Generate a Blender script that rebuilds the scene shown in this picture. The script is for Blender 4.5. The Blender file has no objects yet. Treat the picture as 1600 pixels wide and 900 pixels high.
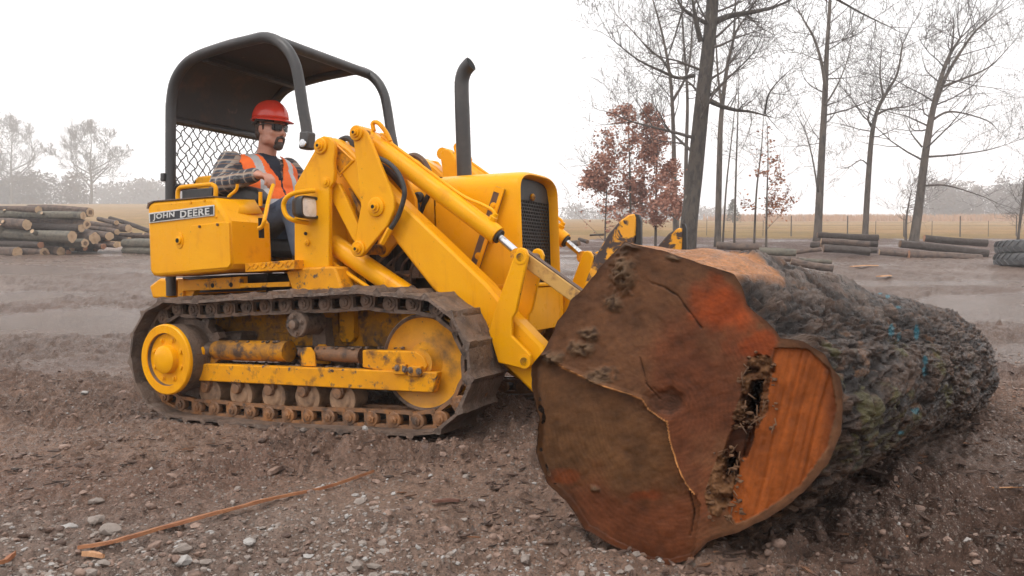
import bpy, bmesh, math, random
import numpy as np
from mathutils import Vector, Matrix, noise as mnoise
sc = bpy.context.scene
COL = sc.collection
# ---------------------------------------------------------------- camera, sky, sun, exposure
CAMH = 0.77
FPX, CX, CY = 1202.0, 800.0, 450.0          # focal length and centre in pixels of a 1600 px wide frame
cd = bpy.data.cameras.new('camera'); cam = bpy.data.objects.new('camera', cd); COL.objects.link(cam)
cam.location = (0, 0, CAMH); cam.rotation_euler = (math.radians(90), 0, 0)
cd.sensor_width = 36.0; cd.lens = FPX / 1600 * 36; cd.clip_start = 0.05; cd.clip_end = 2000
sc.camera = cam
SUN_EL, SUN_AZ = math.radians(58), math.radians(215)   # azimuth of the sun, clockwise from +Y
wd = bpy.data.worlds.new('World'); sc.world = wd; wd.use_nodes = True
nt = wd.node_tree; nt.nodes.clear()
wo = nt.nodes.new('ShaderNodeOutputWorld'); wb = nt.nodes.new('ShaderNodeBackground')
sk = nt.nodes.new('ShaderNodeTexSky'); sk.sky_type = 'NISHITA'; sk.sun_disc = False
sk.sun_elevation = SUN_EL; sk.sun_rotation = SUN_AZ; sk.dust_density = 4.0; sk.air_density = 1.0
mx = nt.nodes.new('ShaderNodeMix'); mx.data_type = 'RGBA'; mx.inputs['Factor'].default_value = 0.96
mx.inputs['B'].default_value = (14.6, 14.45, 14.55, 1)      # even overcast cloud in place of the clear sky
nt.links.new(sk.outputs[0], mx.inputs['A']); nt.links.new(mx.outputs['Result'], wb.inputs['Color'])
wb.inputs['Strength'].default_value = 0.10
nt.links.new(wb.outputs[0], wo.inputs['Surface'])
sl = bpy.data.lights.new('sun', 'SUN'); sl.energy = 1.2; sl.angle = math.radians(24); sl.color = (1, 0.96, 0.91)
so = bpy.data.objects.new('sun', sl); COL.objects.link(so); so.location = (0, 0, 60)
_sd = Vector((math.sin(SUN_AZ) * math.cos(SUN_EL), math.cos(SUN_AZ) * math.cos(SUN_EL), math.sin(SUN_EL)))
so.rotation_euler = (-_sd).to_track_quat('-Z', 'Y').to_euler()
sc.view_settings.view_transform = 'Standard'; sc.view_settings.look = 'None'
sc.view_settings.exposure = 0.12; sc.view_settings.gamma = 1.0
sc.render.engine = 'CYCLES'
try:
    sc.cycles.use_denoising = True; sc.cycles.denoiser = 'OPENIMAGEDENOISE'
except Exception: pass
sc.cycles.max_bounces = 6; sc.cycles.diffuse_bounces = 3; sc.cycles.glossy_bounces = 2; sc.cycles.use_adaptive_sampling = True; sc.cycles.adaptive_threshold = 0.02
sc.cycles.volume_bounces = 2; sc.cycles.transmission_bounces = 4; sc.cycles.transparent_max_bounces = 8
sc.cycles.caustics_reflective = False; sc.cycles.caustics_refractive = False

# ---------------------------------------------------------------- noise (vectorised)
def _hash(ix, iy, iz, seed):
    h = (ix * 374761393 + iy * 668265263 + iz * 2147483647 + seed * 1274126177) & 0xFFFFFFFF
    h = ((h ^ (h >> 13)) * 1274126177) & 0xFFFFFFFF
    h = ((h ^ (h >> 16)) * 2246822519) & 0xFFFFFFFF
    return ((h ^ (h >> 15)) & 0xFFFFFF) / float(0xFFFFFF)
def vnoise(x, y, z=None, seed=0):
    """smooth value noise in -1..1"""
    x = np.asarray(x, float); y = np.asarray(y, float)
    if z is None:
        ix = np.floor(x).astype(np.int64); iy = np.floor(y).astype(np.int64); fx, fy = x - ix, y - iy
        fx, fy = [t * t * t * (t * (t * 6 - 15) + 10) for t in (fx, fy)]
        a = _hash(ix, iy, 0, seed); b = _hash(ix + 1, iy, 0, seed); c = _hash(ix, iy + 1, 0, seed); d = _hash(ix + 1, iy + 1, 0, seed)
        a = a + (b - a) * fx; c = c + (d - c) * fx; return (a + (c - a) * fy) * 2 - 1
    z = np.asarray(z, float)
    ix = np.floor(x).astype(np.int64); iy = np.floor(y).astype(np.int64); iz = np.floor(z).astype(np.int64)
    fx, fy, fz = x - ix, y - iy, z - iz
    fx, fy, fz = [t * t * t * (t * (t * 6 - 15) + 10) for t in (fx, fy, fz)]
    r = 0
    for a in (0, 1):
        for b in (0, 1):
            for c in (0, 1):
                r = r + _hash(ix + a, iy + b, iz + c, seed) * (fx if a else 1 - fx) * (fy if b else 1 - fy) * (fz if c else 1 - fz)
    return r * 2 - 1
def fbm(x, y, z=None, oct=4, seed=0, gain=0.5, ridged=False):
    s, a, t = 0, 1.0, 0.0
    for o in range(oct):
        k = 2.03 ** o
        n = vnoise(x * k, y * k, None if z is None else z * k, seed + o * 17)
        if ridged: n = 1 - 2 * np.abs(n)
        s = s + a * n; t += a; a *= gain
    return s / t
def worley(x, y, seed=0):
    """distances to the nearest and second nearest cell point, and a random number per cell"""
    ix = np.floor(x).astype(np.int64); iy = np.floor(y).astype(np.int64); f1 = np.full(x.shape, 9.0); f2 = f1.copy(); cid = np.zeros(x.shape)
    for a in (-1, 0, 1):
        for b in (-1, 0, 1):
            cx, cy = ix + a, iy + b; d = np.hypot(cx + _hash(cx, cy, 1, seed) - x, cy + _hash(cx, cy, 2, seed) - y); r = _hash(cx, cy, 3, seed)
            n = d < f1; f2 = np.where(n, f1, np.minimum(f2, d)); cid = np.where(n, r, cid); f1 = np.where(n, d, f1)
    return f1, f2, cid
def smooth(a, b, x):
    t = np.clip((x - a) / (b - a), 0, 1); return t * t * (3 - 2 * t)

# ---------------------------------------------------------------- materials
def nodes(name):
    m = bpy.data.materials.new(name); m.use_nodes = True
    t = m.node_tree; return m, t, t.nodes['Principled BSDF']
def N(t, kind, **kw):
    n = t.nodes.new(kind)
    for k, v in kw.items():
        if k in n.inputs: n.inputs[k].default_value = v
        else: setattr(n, k, v)
    return n
def coords(t, vec_scale=None, rnd=True):
    tc = N(t, 'ShaderNodeTexCoord'); v = tc.outputs['Object']
    if rnd:
        oi = N(t, 'ShaderNodeObjectInfo'); mu = N(t, 'ShaderNodeMath', operation='MULTIPLY'); mu.inputs[1].default_value = 37.0
        t.links.new(oi.outputs['Random'], mu.inputs[0])
        ad = N(t, 'ShaderNodeVectorMath', operation='ADD'); t.links.new(v, ad.inputs[0]); t.links.new(mu.outputs[0], ad.inputs[1]); v = ad.outputs[0]
    if vec_scale:
        mp = N(t, 'ShaderNodeMapping'); mp.inputs['Scale'].default_value = vec_scale; t.links.new(v, mp.inputs['Vector']); v = mp.outputs[0]
    return v
def noise_fac(t, v, scale, detail=5, rough=0.6, lo=0.4, hi=0.6, dist=0.0):
    n = N(t, 'ShaderNodeTexNoise', Scale=scale, Detail=detail, Roughness=rough, Distortion=dist)
    t.links.new(v, n.inputs['Vector'])
    mr = N(t, 'ShaderNodeMapRange'); mr.inputs['From Min'].default_value = lo; mr.inputs['From Max'].default_value = hi
    t.links.new(n.outputs['Fac'], mr.inputs['Value']); return mr.outputs[0]
def mixc(t, fac, a, b):
    m = N(t, 'ShaderNodeMix', data_type='RGBA')
    for s, k in ((fac, 'Factor'), (a, 'A'), (b, 'B')):
        if hasattr(s, 'is_output'): t.links.new(s, m.inputs[k])
        elif k == 'Factor': m.inputs[k].default_value = s
        else: m.inputs[k].default_value = (*s, 1)
    return m.outputs['Result']
def mat(name, base, rough=0.6, metal=0.0, layers=(), bump=None, vs=None, rnd=True, rough_var=0.0, spec=0.5, coat=0.0, bump2=None, wear=None):
    """layers: (colour, noise scale, lo, hi[, detail]) patches of another colour laid over the base in turn"""
    m, t, b = nodes(name); v = coords(t, vs, rnd); c = base
    for L in layers:
        f = noise_fac(t, v, L[1], L[4] if len(L) > 4 else 6, 0.62, L[2], L[3], L[5] if len(L) > 5 else 0.0)
        c = mixc(t, f, c, L[0])
    if wear:      # chips down to primer, and vertical stains
        nz = noise_fac(t, v, 26.0, 6, .75, .665, .70); mu = N(t, 'ShaderNodeMath', operation='MULTIPLY'); mu.inputs[1].default_value = .9; t.links.new(nz, mu.inputs[0])
        mp = N(t, 'ShaderNodeMapping'); mp.inputs['Scale'].default_value = (22, 22, 2.2); t.links.new(v, mp.inputs['Vector']); s1 = noise_fac(t, mp.outputs[0], 1.0, 4, .6, .55, .78); s2 = noise_fac(t, v, 2.3, 3, .5, .45, .65); m2 = N(t, 'ShaderNodeMath', operation='MULTIPLY'); t.links.new(s1, m2.inputs[0]); t.links.new(s2, m2.inputs[1])
        c = mixc(t, m2.outputs[0], c, wear[2]); c = mixc(t, mu.outputs[0], c, wear[1])
    if hasattr(c, 'is_output'): t.links.new(c, b.inputs['Base Color'])
    else: b.inputs['Base Color'].default_value = (*c, 1)
    b.inputs['Roughness'].default_value = rough; b.inputs['Metallic'].default_value = metal
    b.inputs['Specular IOR Level'].default_value = spec; b.inputs['Coat Weight'].default_value = coat
    if rough_var:
        f = noise_fac(t, v, 7.0, 5, 0.6, 0.3, 0.7)
        mr = N(t, 'ShaderNodeMapRange'); mr.inputs['To Min'].default_value = max(0.04, rough - rough_var); mr.inputs['To Max'].default_value = min(1, rough + rough_var)
        t.links.new(f, mr.inputs['Value']); t.links.new(mr.outputs[0], b.inputs['Roughness'])
    prev = None
    for bp in (bump, bump2):
        if not bp: continue
        n = N(t, 'ShaderNodeTexNoise', Scale=bp[0], Detail=bp[2] if len(bp) > 2 else 6, Roughness=0.65); t.links.new(v, n.inputs['Vector'])
        bn = N(t, 'ShaderNodeBump', Strength=1.0, Distance=bp[1]); t.links.new(n.outputs['Fac'], bn.inputs['Height'])
        if prev: t.links.new(prev, bn.inputs['Normal'])
        prev = bn.outputs[0]
    if prev: t.links.new(prev, b.inputs['Normal'])
    return m
def attr_mat(name, rough=0.6, bump=None, spec=0.5, rough_attr=None, tint=None, vs=None, bump2=None, pebbles=None, vec=None):
    """base colour from the mesh's own colour attribute 'col', broken up by a fine noise"""
    m, t, b = nodes(name); a = N(t, 'ShaderNodeAttribute', attribute_name='col'); v = coords(t, vs, False) if vec is None else N(t, 'ShaderNodeAttribute', attribute_name=vec).outputs['Vector']; c = a.outputs['Color']
    for tint in ([tint] if tint and not isinstance(tint, list) else tint or []):
        f = noise_fac(t, v, tint[0], 8, 0.7, 0.25, 0.75)
        g = N(t, 'ShaderNodeMapRange'); g.inputs['To Min'].default_value = 1 - tint[1]; g.inputs['To Max'].default_value = 1 + tint[1]
        t.links.new(f, g.inputs['Value'])
        mu = N(t, 'ShaderNodeVectorMath', operation='SCALE'); t.links.new(c, mu.inputs[0]); t.links.new(g.outputs[0], mu.inputs['Scale']); c = mu.outputs[0]
    prev = None
    for sc_, share, dist, cols in (pebbles or ()):
        vo = N(t, 'ShaderNodeTexVoronoi', Scale=sc_); t.links.new(v, vo.inputs['Vector']); sp = N(t, 'ShaderNodeSeparateColor'); t.links.new(vo.outputs['Color'], sp.inputs[0])
        big = noise_fac(t, v, 1.3, 4, .6, .30, .70); th = N(t, 'ShaderNodeMapRange'); th.inputs['To Min'].default_value = 1 - share * .25; th.inputs['To Max'].default_value = 1 - share * 1.6; t.links.new(big, th.inputs['Value'])
        gt = N(t, 'ShaderNodeMath', operation='GREATER_THAN'); t.links.new(sp.outputs[0], gt.inputs[0]); t.links.new(th.outputs[0], gt.inputs[1])
        ins = N(t, 'ShaderNodeMapRange'); ins.inputs['From Min'].default_value = .50; ins.inputs['From Max'].default_value = .28; t.links.new(vo.outputs['Distance'], ins.inputs['Value'])
        f = N(t, 'ShaderNodeMath', operation='MULTIPLY'); t.links.new(gt.outputs[0], f.inputs[0]); t.links.new(ins.outputs[0], f.inputs[1])
        c = mixc(t, f.outputs[0], c, mixc(t, sp.outputs[1], cols[0], cols[1]))
        bn = N(t, 'ShaderNodeBump', Strength=1.0, Distance=dist); t.links.new(f.outputs[0], bn.inputs['Height'])
        if prev: t.links.new(prev, bn.inputs['Normal'])
        prev = bn.outputs[0]
    t.links.new(c, b.inputs['Base Color']); b.inputs['Roughness'].default_value = rough; b.inputs['Specular IOR Level'].default_value = spec
    if rough_attr: t.links.new(a.outputs['Alpha'], b.inputs['Roughness'])
    for bp in (bump, bump2):
        if not bp: continue
        n = N(t, 'ShaderNodeTexNoise', Scale=bp[0], Detail=8, Roughness=0.7); t.links.new(v, n.inputs['Vector'])
        bn = N(t, 'ShaderNodeBump', Strength=1.0, Distance=bp[1]); t.links.new(n.outputs['Fac'], bn.inputs['Height'])
        if prev: t.links.new(prev, bn.inputs['Normal'])
        prev = bn.outputs[0]
    if prev: t.links.new(prev, b.inputs['Normal'])
    return m
RUSTC, MUDC = (0.12, 0.055, 0.028), (0.105, 0.078, 0.062)
YEL = (0.87, 0.395, 0.002)
M = {}
M['yellow'] = mat('yellow_paint', YEL, 0.34, layers=[((0.80, 0.33, 0.003), 2.2, 0.42, 0.72), ((0.66, 0.25, 0.008), 7.0, 0.60, 0.80), ((0.30, 0.14, 0.04), 14.0, 0.69, 0.78), ((0.10, 0.06, 0.03), 48.0, 0.70, 0.75)], bump=(60, 0.0008), bump2=(5, .002), rnd=False, rough_var=0.12, spec=.20, wear=(.010, (.13, .065, .03), (.58, .20, .008)))
M['yellow_worn'] = mat('worn_yellow_paint', (0.80, 0.34, 0.006), 0.5, spec=.2, layers=[((0.62, 0.25, 0.015), 5.0, 0.4, 0.7), ((0.20, 0.09, 0.03), 9.0, 0.54, 0.66), (MUDC, 24.0, 0.58, 0.68)], bump=(40, 0.0015), rnd=False, rough_var=0.12)
M['yellow_dirty'] = mat('dirty_yellow_paint', (0.60, 0.25, 0.008), 0.6, spec=.2, layers=[((0.24, 0.12, 0.04), 6.0, 0.42, 0.62), ((0.085, 0.055, 0.04), 11.0, 0.50, 0.64), (MUDC, 30.0, 0.55, 0.70)], bump=(35, 0.003), rnd=False)
M['yellow_peel'] = mat('peeling_yellow_paint', (0.80, 0.34, 0.010), 0.5, layers=[((0.055, 0.034, 0.028), 8.0, 0.455, 0.50, 8, 1.4), ((0.30, 0.12, 0.02), 20.0, 0.56, 0.66)], bump=(30, 0.003), rnd=False)
M['yellow_tan'] = mat('sunfaded_yellow', (0.58, 0.33, 0.085), 0.55, layers=[((0.16, 0.07, 0.04), 9.0, 0.56, 0.66), ((0.40, 0.20, 0.05), 22, 0.5, 0.7)], bump=(40, 0.002), rnd=False)
M['mudsteel'] = mat('muddy_steel', (0.185, 0.125, 0.092), 0.55, layers=[((0.062, 0.043, 0.033), 9.0, 0.46, 0.66), ((0.24, 0.185, 0.15), 18.0, 0.55, 0.70)], bump=(30, 0.016), bump2=(95, 0.006), rough_var=0.22)
M['rustlink'] = mat('rusty_link_steel', (0.20, 0.105, 0.055), 0.6, layers=[((0.36, 0.15, 0.045), 10.0, 0.45, 0.68), ((0.065, 0.046, 0.036), 14.0, 0.52, 0.68)], bump=(45, 0.005), rough_var=0.15)
M['muddylink'] = mat('muddy_link_steel', (0.19, 0.130, 0.095), 0.62, layers=[((0.19, 0.10, 0.05), 9.0, 0.5, 0.7), ((0.060, 0.045, 0.037), 14.0, 0.48, 0.64)], bump=(45, 0.006), rough_var=0.15)
M['roller'] = mat('clay_coated_steel', (0.38, 0.235, 0.14), 0.68, layers=[((0.12, 0.075, 0.05), 12.0, 0.48, 0.7)], bump=(50, 0.003))
M['darksteel'] = mat('dark_oily_steel', (0.030, 0.026, 0.024), 0.5, 0.2, layers=[((0.075, 0.05, 0.035), 8.0, 0.52, 0.7)], bump=(40, 0.003))
M['ropspaint'] = mat('charcoal_paint', (0.040, 0.039, 0.040), 0.42, layers=[((0.065, 0.060, 0.058), 5.0, 0.5, 0.7), ((0.12, 0.07, 0.045), 22.0, 0.66, 0.76)], bump=(50, 0.0008), rnd=False, rough_var=0.1)
M['canopy'] = mat('weathered_black_canopy', (0.035, 0.031, 0.030), 0.7, layers=[((0.095, 0.055, 0.036), 3.2, 0.52, 0.68), ((0.20, 0.13, 0.09), 11.0, 0.66, 0.78)], bump=(30, 0.002), rnd=False)
M['rubber'] = mat('black_rubber', (0.028, 0.027, 0.027), 0.6, layers=[((0.07, 0.062, 0.056), 14.0, 0.5, 0.7)], bump=(60, 0.001))
M['vinyl'] = mat('black_vinyl', (0.030, 0.029, 0.030), 0.45, layers=[((0.06, 0.055, 0.052), 9.0, 0.5, 0.75)], bump=(24, 0.003))
M['chrome'] = mat('chrome_rod', (0.62, 0.62, 0.63), 0.16, 1.0, layers=[((0.25, 0.22, 0.20), 18.0, 0.55, 0.7)])
M['grille'] = mat('grille_steel', (0.024, 0.022, 0.021), 0.5, 0.3, layers=[((0.05, 0.04, 0.032), 12, 0.5, 0.7)])
M['brownstrip'] = mat('bare_rusty_bar', (0.105, 0.062, 0.042), 0.65, layers=[((0.22, 0.12, 0.05), 14, 0.5, 0.7)], bump=(60, 0.002))
M['signblack'] = mat('sign_black', (0.018, 0.020, 0.026), 0.4, layers=[((0.07, 0.065, 0.06), 26, 0.6, 0.75)])
M['signsilver'] = mat('sign_silver', (0.62, 0.62, 0.60), 0.42, 0.25, layers=[((0.30, 0.27, 0.23), 34, 0.56, 0.7)])
M['lens'] = mat('headlamp_glass', (0.88, 0.88, 0.87), 0.12, 0.0, layers=[((0.66, 0.65, 0.63), 20, 0.55, 0.75)], bump=(70, 0.004), coat=0.6)
M['lampblack'] = mat('lamp_housing', (0.030, 0.030, 0.031), 0.4, bump=(60, 0.001))
M['hole'] = mat('hole_shade_black', (0.008, 0.008, 0.008), 0.9)  # shade inside holes, slots and seams painted as near-black; also small dark fittings

# ---------------------------------------------------------------- mesh building
def link(o, parent=None):
    COL.objects.link(o)
    if parent is not None: o.parent = parent
    return o
def tag(o, label=None, cat=None, group=None, kind=None):
    if label: o['label'] = label
    if cat: o['category'] = cat
    if group: o['group'] = group
    if kind: o['kind'] = kind
    return o
def empty(name, loc=(0, 0, 0), parent=None):
    o = bpy.data.objects.new(name, None); o.location = loc; o.empty_display_size = 0.1; return link(o, parent)
def finish(me, angle=35):
    me.shade_smooth()
    if angle < 180: me.set_sharp_from_angle(angle=math.radians(angle))
class MB:
    def __init__(s): s.v = []; s.f = []
    def add(s, V, Fc):
        n = len(s.v); s.v.extend([tuple(map(float, p)) for p in V]); s.f.extend([tuple(n + i for i in q) for q in Fc]); return s
    def box(s, c, d, rot=None):
        h = [x / 2 for x in d]; V = []
        for x in (-1, 1):
            for y in (-1, 1):
                for z in (-1, 1):
                    p = Vector((x * h[0], y * h[1], z * h[2]))
                    if rot is not None: p = rot @ p
                    V.append(p + Vector(c))
        return s.add(V, [(0, 1, 3, 2), (4, 6, 7, 5), (0, 4, 5, 1), (2, 3, 7, 6), (0, 2, 6, 4), (1, 5, 7, 3)])
    def prism(s, poly, v0, v1, ax=1):
        """poly of (u, w) in the plane across axis ax (1: v), extruded from v0 to v1"""
        n = len(poly); V = []
        for v in (v0, v1):
            for a, b in poly: V.append((a, v, b) if ax == 1 else ((v, a, b) if ax == 0 else (a, b, v)))
        return s.add(V, [tuple(range(n)), tuple(range(2 * n - 1, n - 1, -1))] + [(i, (i + 1) % n, n + (i + 1) % n, n + i) for i in range(n)][::1])
    def tube(s, P, R, seg=8, cap=True, flat=1.0):
        P = [Vector(p) for p in P]; n = len(P)
        if not hasattr(R, '__len__'): R = [R] * n
        V, Fc = [], []; prevx = None
        for i, p in enumerate(P):
            d = (P[min(i + 1, n - 1)] - P[max(i - 1, 0)])
            if d.length < 1e-9: d = Vector((0, 0, 1))
            d.normalize()
            if prevx is None:
                x = d.orthogonal().normalized()
            else:
                x = (prevx - d * prevx.dot(d))
                x = x.normalized() if x.length > 1e-6 else d.orthogonal().normalized()
            prevx = x; y = d.cross(x)
            for k in range(seg):
                a = 2 * math.pi * k / seg; V.append(p + (x * math.cos(a) + y * math.sin(a) * flat) * R[i])
        for i in range(n - 1):
            for k in range(seg):
                a = i * seg + k; b = i * seg + (k + 1) % seg; Fc.append((a, b, b + seg, a + seg))
        if cap: Fc.append(tuple(range(seg - 1, -1, -1))); Fc.append(tuple((n - 1) * seg + k for k in range(seg)))
        return s.add(V, Fc)
    def cyl(s, p0, p1, r0, r1=None, seg=16): return s.tube([p0, p1], [r0, r0 if r1 is None else r1], seg)
    def lathe(s, c, axis, prof, seg=28, x=None, cap0=True):
        """prof: (distance along axis, radius)"""
        d = Vector(axis).normalized(); x = d.orthogonal().normalized() if x is None else x; y = d.cross(x); V, Fc = [], []; c = Vector(c)
        for h, r in prof:
            for k in range(seg):
                a = 2 * math.pi * k / seg; V.append(c + d * h + (x * math.cos(a) + y * math.sin(a)) * max(r, 1e-4))
        for i in range(len(prof) - 1):
            for k in range(seg):
                a = i * seg + k; b = i * seg + (k + 1) % seg; Fc.append((a, b, b + seg, a + seg))
        if cap0: Fc.append(tuple(range(seg - 1, -1, -1))); Fc.append(tuple((len(prof) - 1) * seg + k for k in range(seg)))
        return s.add(V, Fc)
    def mesh(s, name, angle=35, recalc=True):
        me = bpy.data.meshes.new(name); me.from_pydata(s.v, [], s.f)
        if len(s.f) < 9000: bm = bmesh.new(); bm.from_mesh(me); bmesh.ops.recalc_face_normals(bm, faces=bm.faces); bm.to_mesh(me); bm.free()
        finish(me, angle); return me
    def build(s, name, m, parent=None, bevel=0.0, segs=2, angle=35, label=None):
        me = s.mesh(name, angle); me.materials.append(m)
        o = link(bpy.data.objects.new(name, me), parent)
        if bevel:
            md = o.modifiers.new('bevel', 'BEVEL'); md.width = bevel; md.segments = segs; md.limit_method = 'ANGLE'; md.angle_limit = math.radians(40); md.harden_normals = False
        if label: o['label'] = label
        return o
def np_mesh(name, V, Q, col=None, smooth_angle=180):
    """fast mesh from numpy arrays of vertices and quads/tris"""
    me = bpy.data.meshes.new(name); V = np.asarray(V, np.float32); Q = np.asarray(Q, np.int32)
    me.vertices.add(len(V)); me.vertices.foreach_set('co', V.ravel())
    k = Q.shape[1]; me.loops.add(Q.size); me.loops.foreach_set('vertex_index', Q.ravel())
    me.polygons.add(len(Q)); me.polygons.foreach_set('loop_start', np.arange(0, Q.size, k, dtype=np.int32))
    try: me.polygons.foreach_set('loop_total', np.full(len(Q), k, np.int32))
    except Exception: pass
    if col is not None:
        c = np.ones((len(V), 4), np.float32); c[:, :col.shape[1]] = col
        at = me.attributes.new('col', 'FLOAT_COLOR', 'POINT'); at.data.foreach_set('color', c.ravel())
    me.update(calc_edges=True); me.validate()
    finish(me, smooth_angle); return me
def grid_quads(nr, nc, wrap=False):
    i, j = np.meshgrid(np.arange(nr - 1), np.arange(nc if wrap else nc - 1), indexing='ij'); j2 = (j + 1) % nc
    return np.stack([i * nc + j, i * nc + j2, (i + 1) * nc + j2, (i + 1) * nc + j], -1).reshape(-1, 4)
def ray(px, py): return Vector(((px - CX) / FPX, 1.0, -(py - CY) / FPX))
def wpt(px, py, Z): return Vector((0, 0, CAMH)) + ray(px, py) * Z      # the point seen at a pixel, Z metres out
def spline(pts, n=8):
    P = [Vector(p) for p in pts]; out = []
    for i in range(len(P) - 1):
        p0, p1, p2, p3 = P[max(i - 1, 0)], P[i], P[i + 1], P[min(i + 2, len(P) - 1)]
        for k in range(n):
            t = k / n; out.append(0.5 * ((2 * p1) + (p2 - p0) * t + (2 * p0 - 5 * p1 + 4 * p2 - p3) * t * t + (3 * p1 - p0 - 3 * p2 + p3) * t ** 3))
    out.append(P[-1]); return out
# ================================================================ THE GROUND
TRO = Vector((-1.74882, 5.13815, CAMH - 0.76771))        # the loader's origin and axes (forward, left, up)
TRF = Vector((0.893867, -0.447678, 0.024209)); TRL = Vector((0.447093, 0.894108, 0.026061)); TRU = Vector((-0.033312, -0.012471, 0.999367))
def ramp(d): return np.where(d < 0, 0, np.where(d < 6, d * d / 12, d - 3))
def ground_base(x, y):
    x = np.asarray(x, float); y = np.asarray(y, float); r = np.hypot(x, y)
    a = x / np.maximum(np.abs(y), 1.0)
    dd = y - 6.5; s2 = 0.0935 + 0.026 * smooth(0.0, -0.5, a)
    z = (0.115 - 0.004 * smooth(0.1, 0.4, a)) * ramp(np.minimum(dd, 40)) + s2 * np.clip(dd - 40, 0, 160) + .02 * np.maximum(dd - 200, 0)
    z = np.where(y < 0, 0, z)
    # level pad the loader stands on
    w = np.exp(-(((x + 0.75) / 2.0) ** 2 + ((y - 4.5) / 1.9) ** 2) ** 2)
    zt = TRO.z + 0.0333 * (x - TRO.x) + 0.0125 * (y - TRO.y)
    return z * (1 - w) + zt * w
def ground_detail(x, y):
    r = np.hypot(x, y)
    far = 1 / (1 + (r / 22.0) ** 2)
    sm = smooth(0.10, 0.42, fbm(x * 0.55 + 3.1, y * 0.55, oct=3, seed=5)) * 0.7        # trodden smoother patches
    sm = np.maximum(sm, 0.95 * np.exp(-(((x + 0.55) / 1.0) ** 2 + ((y - 2.85 - .12 * x) / 0.42) ** 2) ** 1.5))
    rough = (1 - sm)
    big = 0.030 * fbm(x * 0.8, y * 0.8, oct=3, seed=1)
    wv = .12 * fbm(x * 3, y * 3, oct=2, seed=15); clod = 0.075 * (np.abs(fbm(x * 4.2 + wv, y * 4.2 - wv, oct=2, seed=2)) - .12) + .05 * (np.abs(fbm(x * 10 + wv * 3, y * 10, oct=2, seed=6)) - .12)
    lump = 0.055 * np.maximum(-.15, fbm(x * 14, y * 14, oct=3, seed=3, gain=.6)) + 0.042 * (np.abs(fbm(x * 27, y * 27, oct=2, seed=4)) - .1)
    # cleat marks pressed by tracks passing on the right and behind
    tt = (x * 0.63 + y * 0.776); ss = (x * 0.776 - y * 0.63)
    ss = ss + .04 * fbm(x * 2, y * 2, seed=8); m1 = (smooth(-.46, -.40, ss) * (1 - smooth(-.06, .0, ss)) + smooth(.14, .2, ss) * (1 - smooth(.5, .58, ss)) + smooth(.95, 1.0, ss) * (1 - smooth(1.3, 1.38, ss)))
    cle = smooth(.24, .10, np.abs((((tt + 0.07 * fbm(x * 3, y * 3, seed=9)) / 0.17) % 1.0) - 0.5))
    rut = -m1 * (0.025 + 0.075 * cle * (0.6 + 0.4 * fbm(x * 6, y * 6, seed=12)))
    t2 = x * -0.95 + y * 0.3; s2 = x * 0.3 + y * 0.95
    m2 = smooth(6.5, 6.9, s2) * (1 - smooth(7.5, 7.9, s2)) + smooth(9.2, 9.6, s2) * (1 - smooth(10.2, 10.6, s2))
    rut2 = -m2 * (0.03 + 0.02 * fbm(t2 * 1.5, s2 * 5, seed=14))
    return big * (0.4 + 0.6 * rough) + (clod + lump) * (0.22 + 0.78 * rough) * (0.35 + 0.65 * far) + rut * rough + rut2, sm
def wet_mask(x, y):
    r = np.hypot(x, y)
    n = fbm(x * 0.30 + 7, y * 0.75, oct=4, seed=21)
    return smooth(0.0, 0.18, n + 0.27 * np.exp(-((y - 11.0) / 3.0) ** 2) - 0.12) * smooth(6.5, 8.5, r)
# track trenches: pressed flat under the loader
def track_press(x, y, z):
    dx, dy = x - TRO.x, y - TRO.y
    u = dx * TRF.x + dy * TRF.y; v = dx * TRL.x + dy * TRL.y
    zt = TRO.z + 0.0333 * dx + 0.0125 * dy
    for c in (-0.585, 0.585):
        m = smooth(0.27, 0.18, np.abs(v - c)) * smooth(-0.25, 0.0, u) * smooth(2.15, 1.9, u)
        z = z * (1 - m) + m * np.minimum(z, zt + 0.010)
        b = np.exp(-((np.abs(v - c) - 0.24) / 0.07) ** 2) * smooth(-0.3, 0.2, u) * smooth(2.2, 1.8, u)
        z = z + b * 0.025 * (0.6 + fbm(x * 9, y * 9, seed=31))
    return z
def ground_z(x, y):
    z = ground_base(x, y); d, sm = ground_detail(x, y)
    w = wet_mask(x, y)
    return track_press(x, y, z + d * (1 - 0.75 * w))
def gz(x, y): return float(ground_z(np.array([x]), np.array([y]))[0])
def field_edge(x, y):
    """>0 where straw field, <0 where yard"""
    a = x / np.maximum(y, 1)
    lim = 29.5 + 9.0 * smooth(0.02, 0.16, a) - 0.0 * a
    return y - lim + 1.2 * fbm(x * 0.35, y * 0.35, oct=3, seed=41)
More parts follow.
